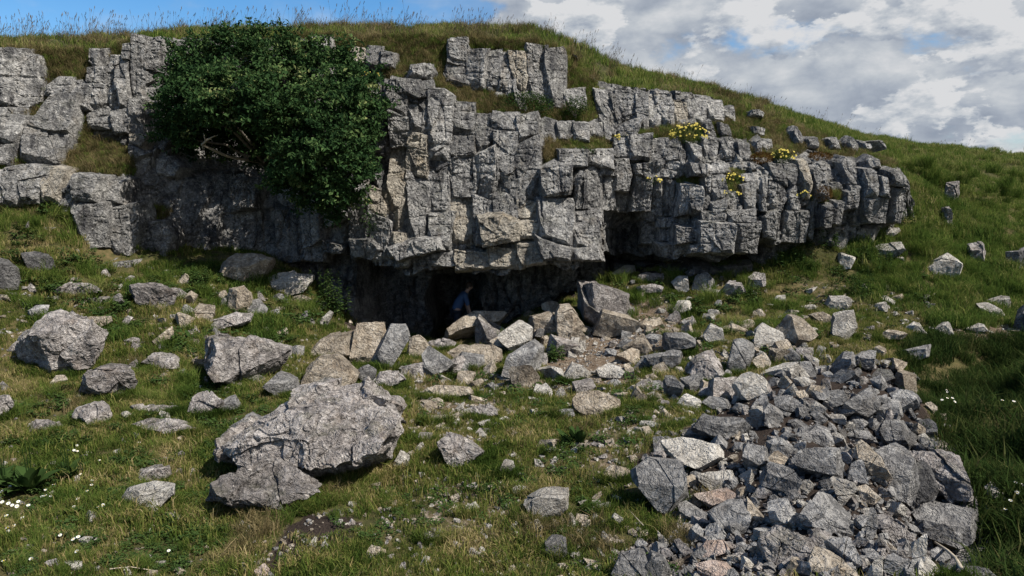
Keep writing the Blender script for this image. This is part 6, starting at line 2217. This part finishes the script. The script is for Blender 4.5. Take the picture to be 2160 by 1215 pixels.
flower_clump(1455, 284, 30, 70, 'dense round clump of yellow flowers on the ledge of the right cliff', 91)
flower_clump(1650, 330, 21, 34, 'loose yellow flowers on a ledge right of the dense yellow clump', 92)
flower_clump(1548, 378, 17, 16, 'sparse yellow flowers in a cleft below the dense yellow clump', 93, False)
flower_clump(1545, 408, 13, 8, 'few pale flowers low in the same cleft of the right cliff', 97, False)
flower_clump(1376, 380, 14, 12, 'few yellow flowers in a crack of the right cliff, leftmost clump', 94, False)
flower_clump(1696, 411, 12, 10, 'small yellow flowers in a dark notch at the right end of the cliff', 95, False)
flower_clump(1312, 292, 14, 9, 'scattered yellow flowers on the grass ledge left of the dense clump', 96, False)
flower_clump(783, 166, 18, 16, 'faded yellow flowers beside the top right edge of the dark shrub', 98, False)


def cushion(px, row, rx, ry, label, seed):
    r = np.random.default_rng(seed)
    Y = 20.4
    for _ in range(4):
        q = at_y(px, row, Y)
        Y = float(ycliff(np.array([q[0]]), np.array([q[2]]))[0]) - 0.2
    c = at_y(px, row, Y)
    R = np.array([rx * Y / F, rx * Y / F * .7, ry * Y / F])
    o = empty('moss_cushion', c - [0, 0, R[2]], label, 'moss', 'rusty cushions on the right cliff ledges')
    n = 900
    q = r.normal(size=(n, 3))
    q /= np.linalg.norm(q, axis=1)[:, None]
    C = c + q * R * (r.uniform(.3, 1, n) ** .4)[:, None]
    me = leaves(C, q + [0, 0, .5], q + r.normal(0, .6, (n, 3)), r.uniform(.04, .08, n), r.uniform(.01, .02, n), 'foliage', M_RUST, np.clip(r.normal(.5, .25, n), 0, 1))
    child('foliage', me, o)


M_RUST = grass_mat('rusty_moss', [(0.0, (0.045, 0.026, 0.010)), (0.5, (0.115, 0.062, 0.020)), (1.0, (0.21, 0.13, 0.05))])
cushion(1607, 333, 24, 13, 'rusty brown cushion of moss left of the loose yellow flowers', 101)
cushion(1730, 330, 26, 10, 'rusty brown cushion on the ledge near the cliff end', 102)
cushion(1738, 408, 18, 16, 'rusty brown tussock hanging in the gap at the cliff end', 103)

# ------------------------------------------------------------------ daisies
def daisy_meshes():
    V, T = [(0, 0, 0)], []
    for k in range(12):
        a = 2 * math.pi * k / 12
        b = len(V)
        V += [(.35 * math.cos(a - .2), .35 * math.sin(a - .2), .02), (1.0 * math.cos(a - .16), 1.0 * math.sin(a - .16), .12), (1.0 * math.cos(a + .16), 1.0 * math.sin(a + .16), .12), (.35 * math.cos(a + .2), .35 * math.sin(a + .2), .02)]
        T += [(b, b + 1, b + 2), (b, b + 2, b + 3), (0, b, b + 3)]
    pet = mesh('petals', np.array(V), np.array(T), [M_PETAL])
    V, T = ico(2)
    eye = mesh('centre', V * [.34, .34, .2] + [0, 0, .08], T, [M_YOLK], True)
    V, T = tube([(0, 0, 0), (.1, 0, -1.5), (0, .1, -3.2)], [.09, .09, .1], 5)
    stem = mesh('stem', V, T, [M_HERB], True)
    return pet, eye, stem


DA = [(147, 945), (163, 943), (146, 953), (157, 953), (164, 955), (212, 974), (173, 992), (170, 1004), (22, 1031), (4, 1015), (5, 1041), (115, 1026), (97, 1037), (90, 1052), (97, 1050), (108, 1051), (195, 1018), (194, 1027), (19, 1067), (27, 1071), (40, 1063), (48, 1068), (37, 1073), (61, 1071), (6, 1064), (165, 1057), (157, 1074), (208, 1074), (218, 1071), (15, 1093), (18, 1119), (18, 1127), (128, 1135), (156, 1144), (166, 1139), (163, 1170), (9, 1190), (67, 1186), (357, 1168), (31, 1115), (48, 1098), (185, 1040),
      (1995, 836), (1997, 841), (1985, 864), (1996, 860), (2007, 860), (2012, 868), (2017, 859), (2021, 855), (2100, 861), (2112, 865), (2136, 868), (2138, 1047), (2152, 1053), (2142, 1070), (2128, 1087), (2117, 1105)]
_u = ['', 'first', 'second', 'third', 'fourth', 'fifth', 'sixth', 'seventh', 'eighth', 'ninth', 'tenth', 'eleventh', 'twelfth', 'thirteenth', 'fourteenth', 'fifteenth', 'sixteenth', 'seventeenth', 'eighteenth', 'nineteenth']
ORDN = _u[1:] + [w for t, e in (('twenty', 'twentieth'), ('thirty', 'thirtieth'), ('forty', 'fortieth'), ('fifty', 'fiftieth')) for w in [e] + [f'{t}-{x}' for x in _u[1:10]]]


def build_daisies():
    r = np.random.default_rng(19)
    pet, eye, stem = daisy_meshes()
    for k, (px, row) in enumerate(DA):
        g0 = ground_hit(px, row + 8)[0]
        far = px > 1900
        s = r.uniform(.017, .022) * (1.0 if not far else 1.15)
        o = bpy.data.objects.new('daisy', None)
        COL.objects.link(o)
        o.location = g0 + [0, 0, .075 if not far else .22]
        o.scale = (s,) * 3
        o.rotation_euler = (r.uniform(.1, .6), r.normal(0, .25), r.uniform(-.5, .5))
        tag(o, None, 'daisy', 'white daisies in the dark gully grass' if far else 'white daisies in the left foreground turf')
        side = [q for q in sorted(DA) if (q[0] > 1900) == far]
        nth = ORDN[side.index((px, row))]
        o['label'] = f'tiny white daisy in the dark gully grass, {nth} from the left' if far else f'white daisy with yellow eye in the left foreground turf, {nth} from the left'
        for nm, me in (('petals', pet), ('centre', eye), ('stem', stem)):
            link(nm, me, o)


build_daisies()

# ------------------------------------------------------------------ sticks
def stick(pxs, label, r0, r1, lift, seed, name='stick'):
    pts = []
    for a, b in pxs:
        g0 = ground_hit(a, b)[0]
        pts.append(g0 + [0, -lift, lift])
    n = len(pts)
    V, T = tube(pts, list(np.linspace(r0, r1, n)), 7)
    tag(link(name, mesh(name, V, T, [M_WOOD], True)), label, 'stick')


stick([(1950, 1160), (1972, 1180), (1988, 1196), (1996, 1216)], 'bleached curved stick lying among rocks at the bottom of the scree', .012, .018, .18, 1)
stick([(238, 1205), (280, 1200), (330, 1208)], 'pale dry stick lying in the bottom left turf', .006, .004, .05, 2)
stick([(1323, 1080), (1340, 1098), (1356, 1115)], 'thin straw coloured stick in turf below the grey faceted boulder', .007, .004, .06, 3)

# ------------------------------------------------------------------ the person in the cave
def skinned(name, verts, edges, radii, mat, parent, sub=2, root=0):
    me = bpy.data.meshes.new(name)
    me.from_pydata([tuple(v) for v in verts], edges, [])
    o = link(name, me, parent)
    sk = o.modifiers.new('skin', 'SKIN')
    sk.use_smooth_shade = True
    for i, rr in enumerate(radii):
        d = me.skin_vertices[0].data[i]
        d.radius = (rr, rr) if not isinstance(rr, tuple) else rr
        d.use_root = (i == root)
    s = o.modifiers.new('subdivision', 'SUBSURF')
    s.levels = sub
    s.render_levels = sub
    me.materials.append(mat)
    return o


def build_person():
    hip = at_y(962, 655, 20.6)
    base = hip - [0, 0, 0.92]
    o = empty('person', base, 'person in a blue jacket bending forward inside the dark cave mouth', 'person')
    V = [(0, 0, .93), (.05, 0, 1.06), (.13, 0, 1.2), (.22, 0, 1.34), (.30, 0, 1.44), (.345, 0, 1.50), (.39, 0, 1.575), (.42, 0, 1.65), (.485, 0, 1.545)]
    R = [.125, .12, .13, .13, .06, .055, .085, .075, .018]
    E = [(0, 1), (1, 2), (2, 3), (3, 4), (4, 5), (5, 6), (6, 7), (6, 8)]

    def chain(start, pts, rad):
        prev = start
        for p, q in zip(pts, rad):
            V.append(p)
            R.append(q)
            E.append((prev, len(V) - 1))
            prev = len(V) - 1
        return prev
    for s in (-1, 1):
        chain(0, [(.0, s * .10, .86), (.05, s * .11, .48), (-.02, s * .12, .09), (.07, s * .12, .045), (.17, s * .125, .03)], [.085, .058, .042, .04, .028])
    for s in (-1, 1):
        w = chain(3, [(.22, s * .17, 1.36), (.27, s * .225, 1.22), (.30, s * .24, 1.09), (.37, s * .22, .90), (.385, s * .22, .85)], [.06, .048, .042, .028, .027])
        for k, (dx, dl) in enumerate(((-.022, .062), (-.006, .075), (.010, .072), (.024, .058))):
            chain(w, [(.39 + dx, s * .22, .815), (.40 + dx * 1.2, s * .215, .815 - dl * .55), (.40 + dx * 1.2, s * .20, .815 - dl)], [.010, .009, .007])
        chain(w, [(.39 + .02, s * .19, .84), (.415, s * .175, .805), (.415, s * .17, .78)], [.011, .010, .008])
    skinned('body', V, E, R, M_SKIN, o)
    # clothes
    V2 = [(-.01, 0, .90), (.04, 0, 1.04), (.12, 0, 1.19), (.21, 0, 1.35), (.29, 0, 1.43)]
    R2 = [.155, .15, .16, .15, .085]
    E2 = [(0, 1), (1, 2), (2, 3), (3, 4)]
    for s in (-1, 1):
        n = len(V2)
        V2 += [(.22, s * .18, 1.36), (.27, s * .235, 1.22), (.30, s * .25, 1.08)]
        R2 += [.085, .07, .062]
        E2 += [(3, n), (n, n + 1), (n + 1, n + 2)]
    skinned('jacket', V2, E2, R2, M_JACKET, o)
    V3 = [(0, 0, .93)]
    R3 = [.145]
    E3 = []
    for s in (-1, 1):
        n = len(V3)
        V3 += [(0, s * .10, .85), (.05, s * .11, .48), (-.02, s * .12, .10)]
        R3 += [.105, .078, .065]
        E3 += [(0, n), (n, n + 1), (n + 1, n + 2)]
    skinned('trousers', V3, E3, R3, M_TROUS, o)
    D, T = ico(4)
    P = D * [.108, .092, .11]
    P = P[:, [0, 1, 2]] + 0.006 * fbm(D * 14, 2, .5, 4)[:, None] * D
    P[:, 2] = np.maximum(P[:, 2], -0.035 - 0.05 * (P[:, 0] < 0.0))
    P[:, 0] = np.minimum(P[:, 0], 0.062)
    h = link('hair', mesh('hair', P + [.388, 0, 1.625], T, [M_HAIR], True), o)
    for s in (-1, 1):
        link('eye', mesh('eye', ico(2)[0] * .011 + [.468, s * .033, 1.585], ico(2)[1], [M_PETAL], True), o)
        link('ear', mesh('ear', ico(2)[0] * [.022, .010, .032] + [.375, s * .088, 1.575], ico(2)[1], [M_SKIN], True), o)
    o.rotation_euler = (0, 0, 0.25)


build_person()


print('triangles', sum(len(o.data.loop_triangles) if o.data.loop_triangles else sum(len(p.vertices) - 2 for p in o.data.polygons) for o in bpy.data.objects if o.type == 'MESH' and o.name.split('.')[0] not in ('stone', 'rubble_stone', 'daisy')))
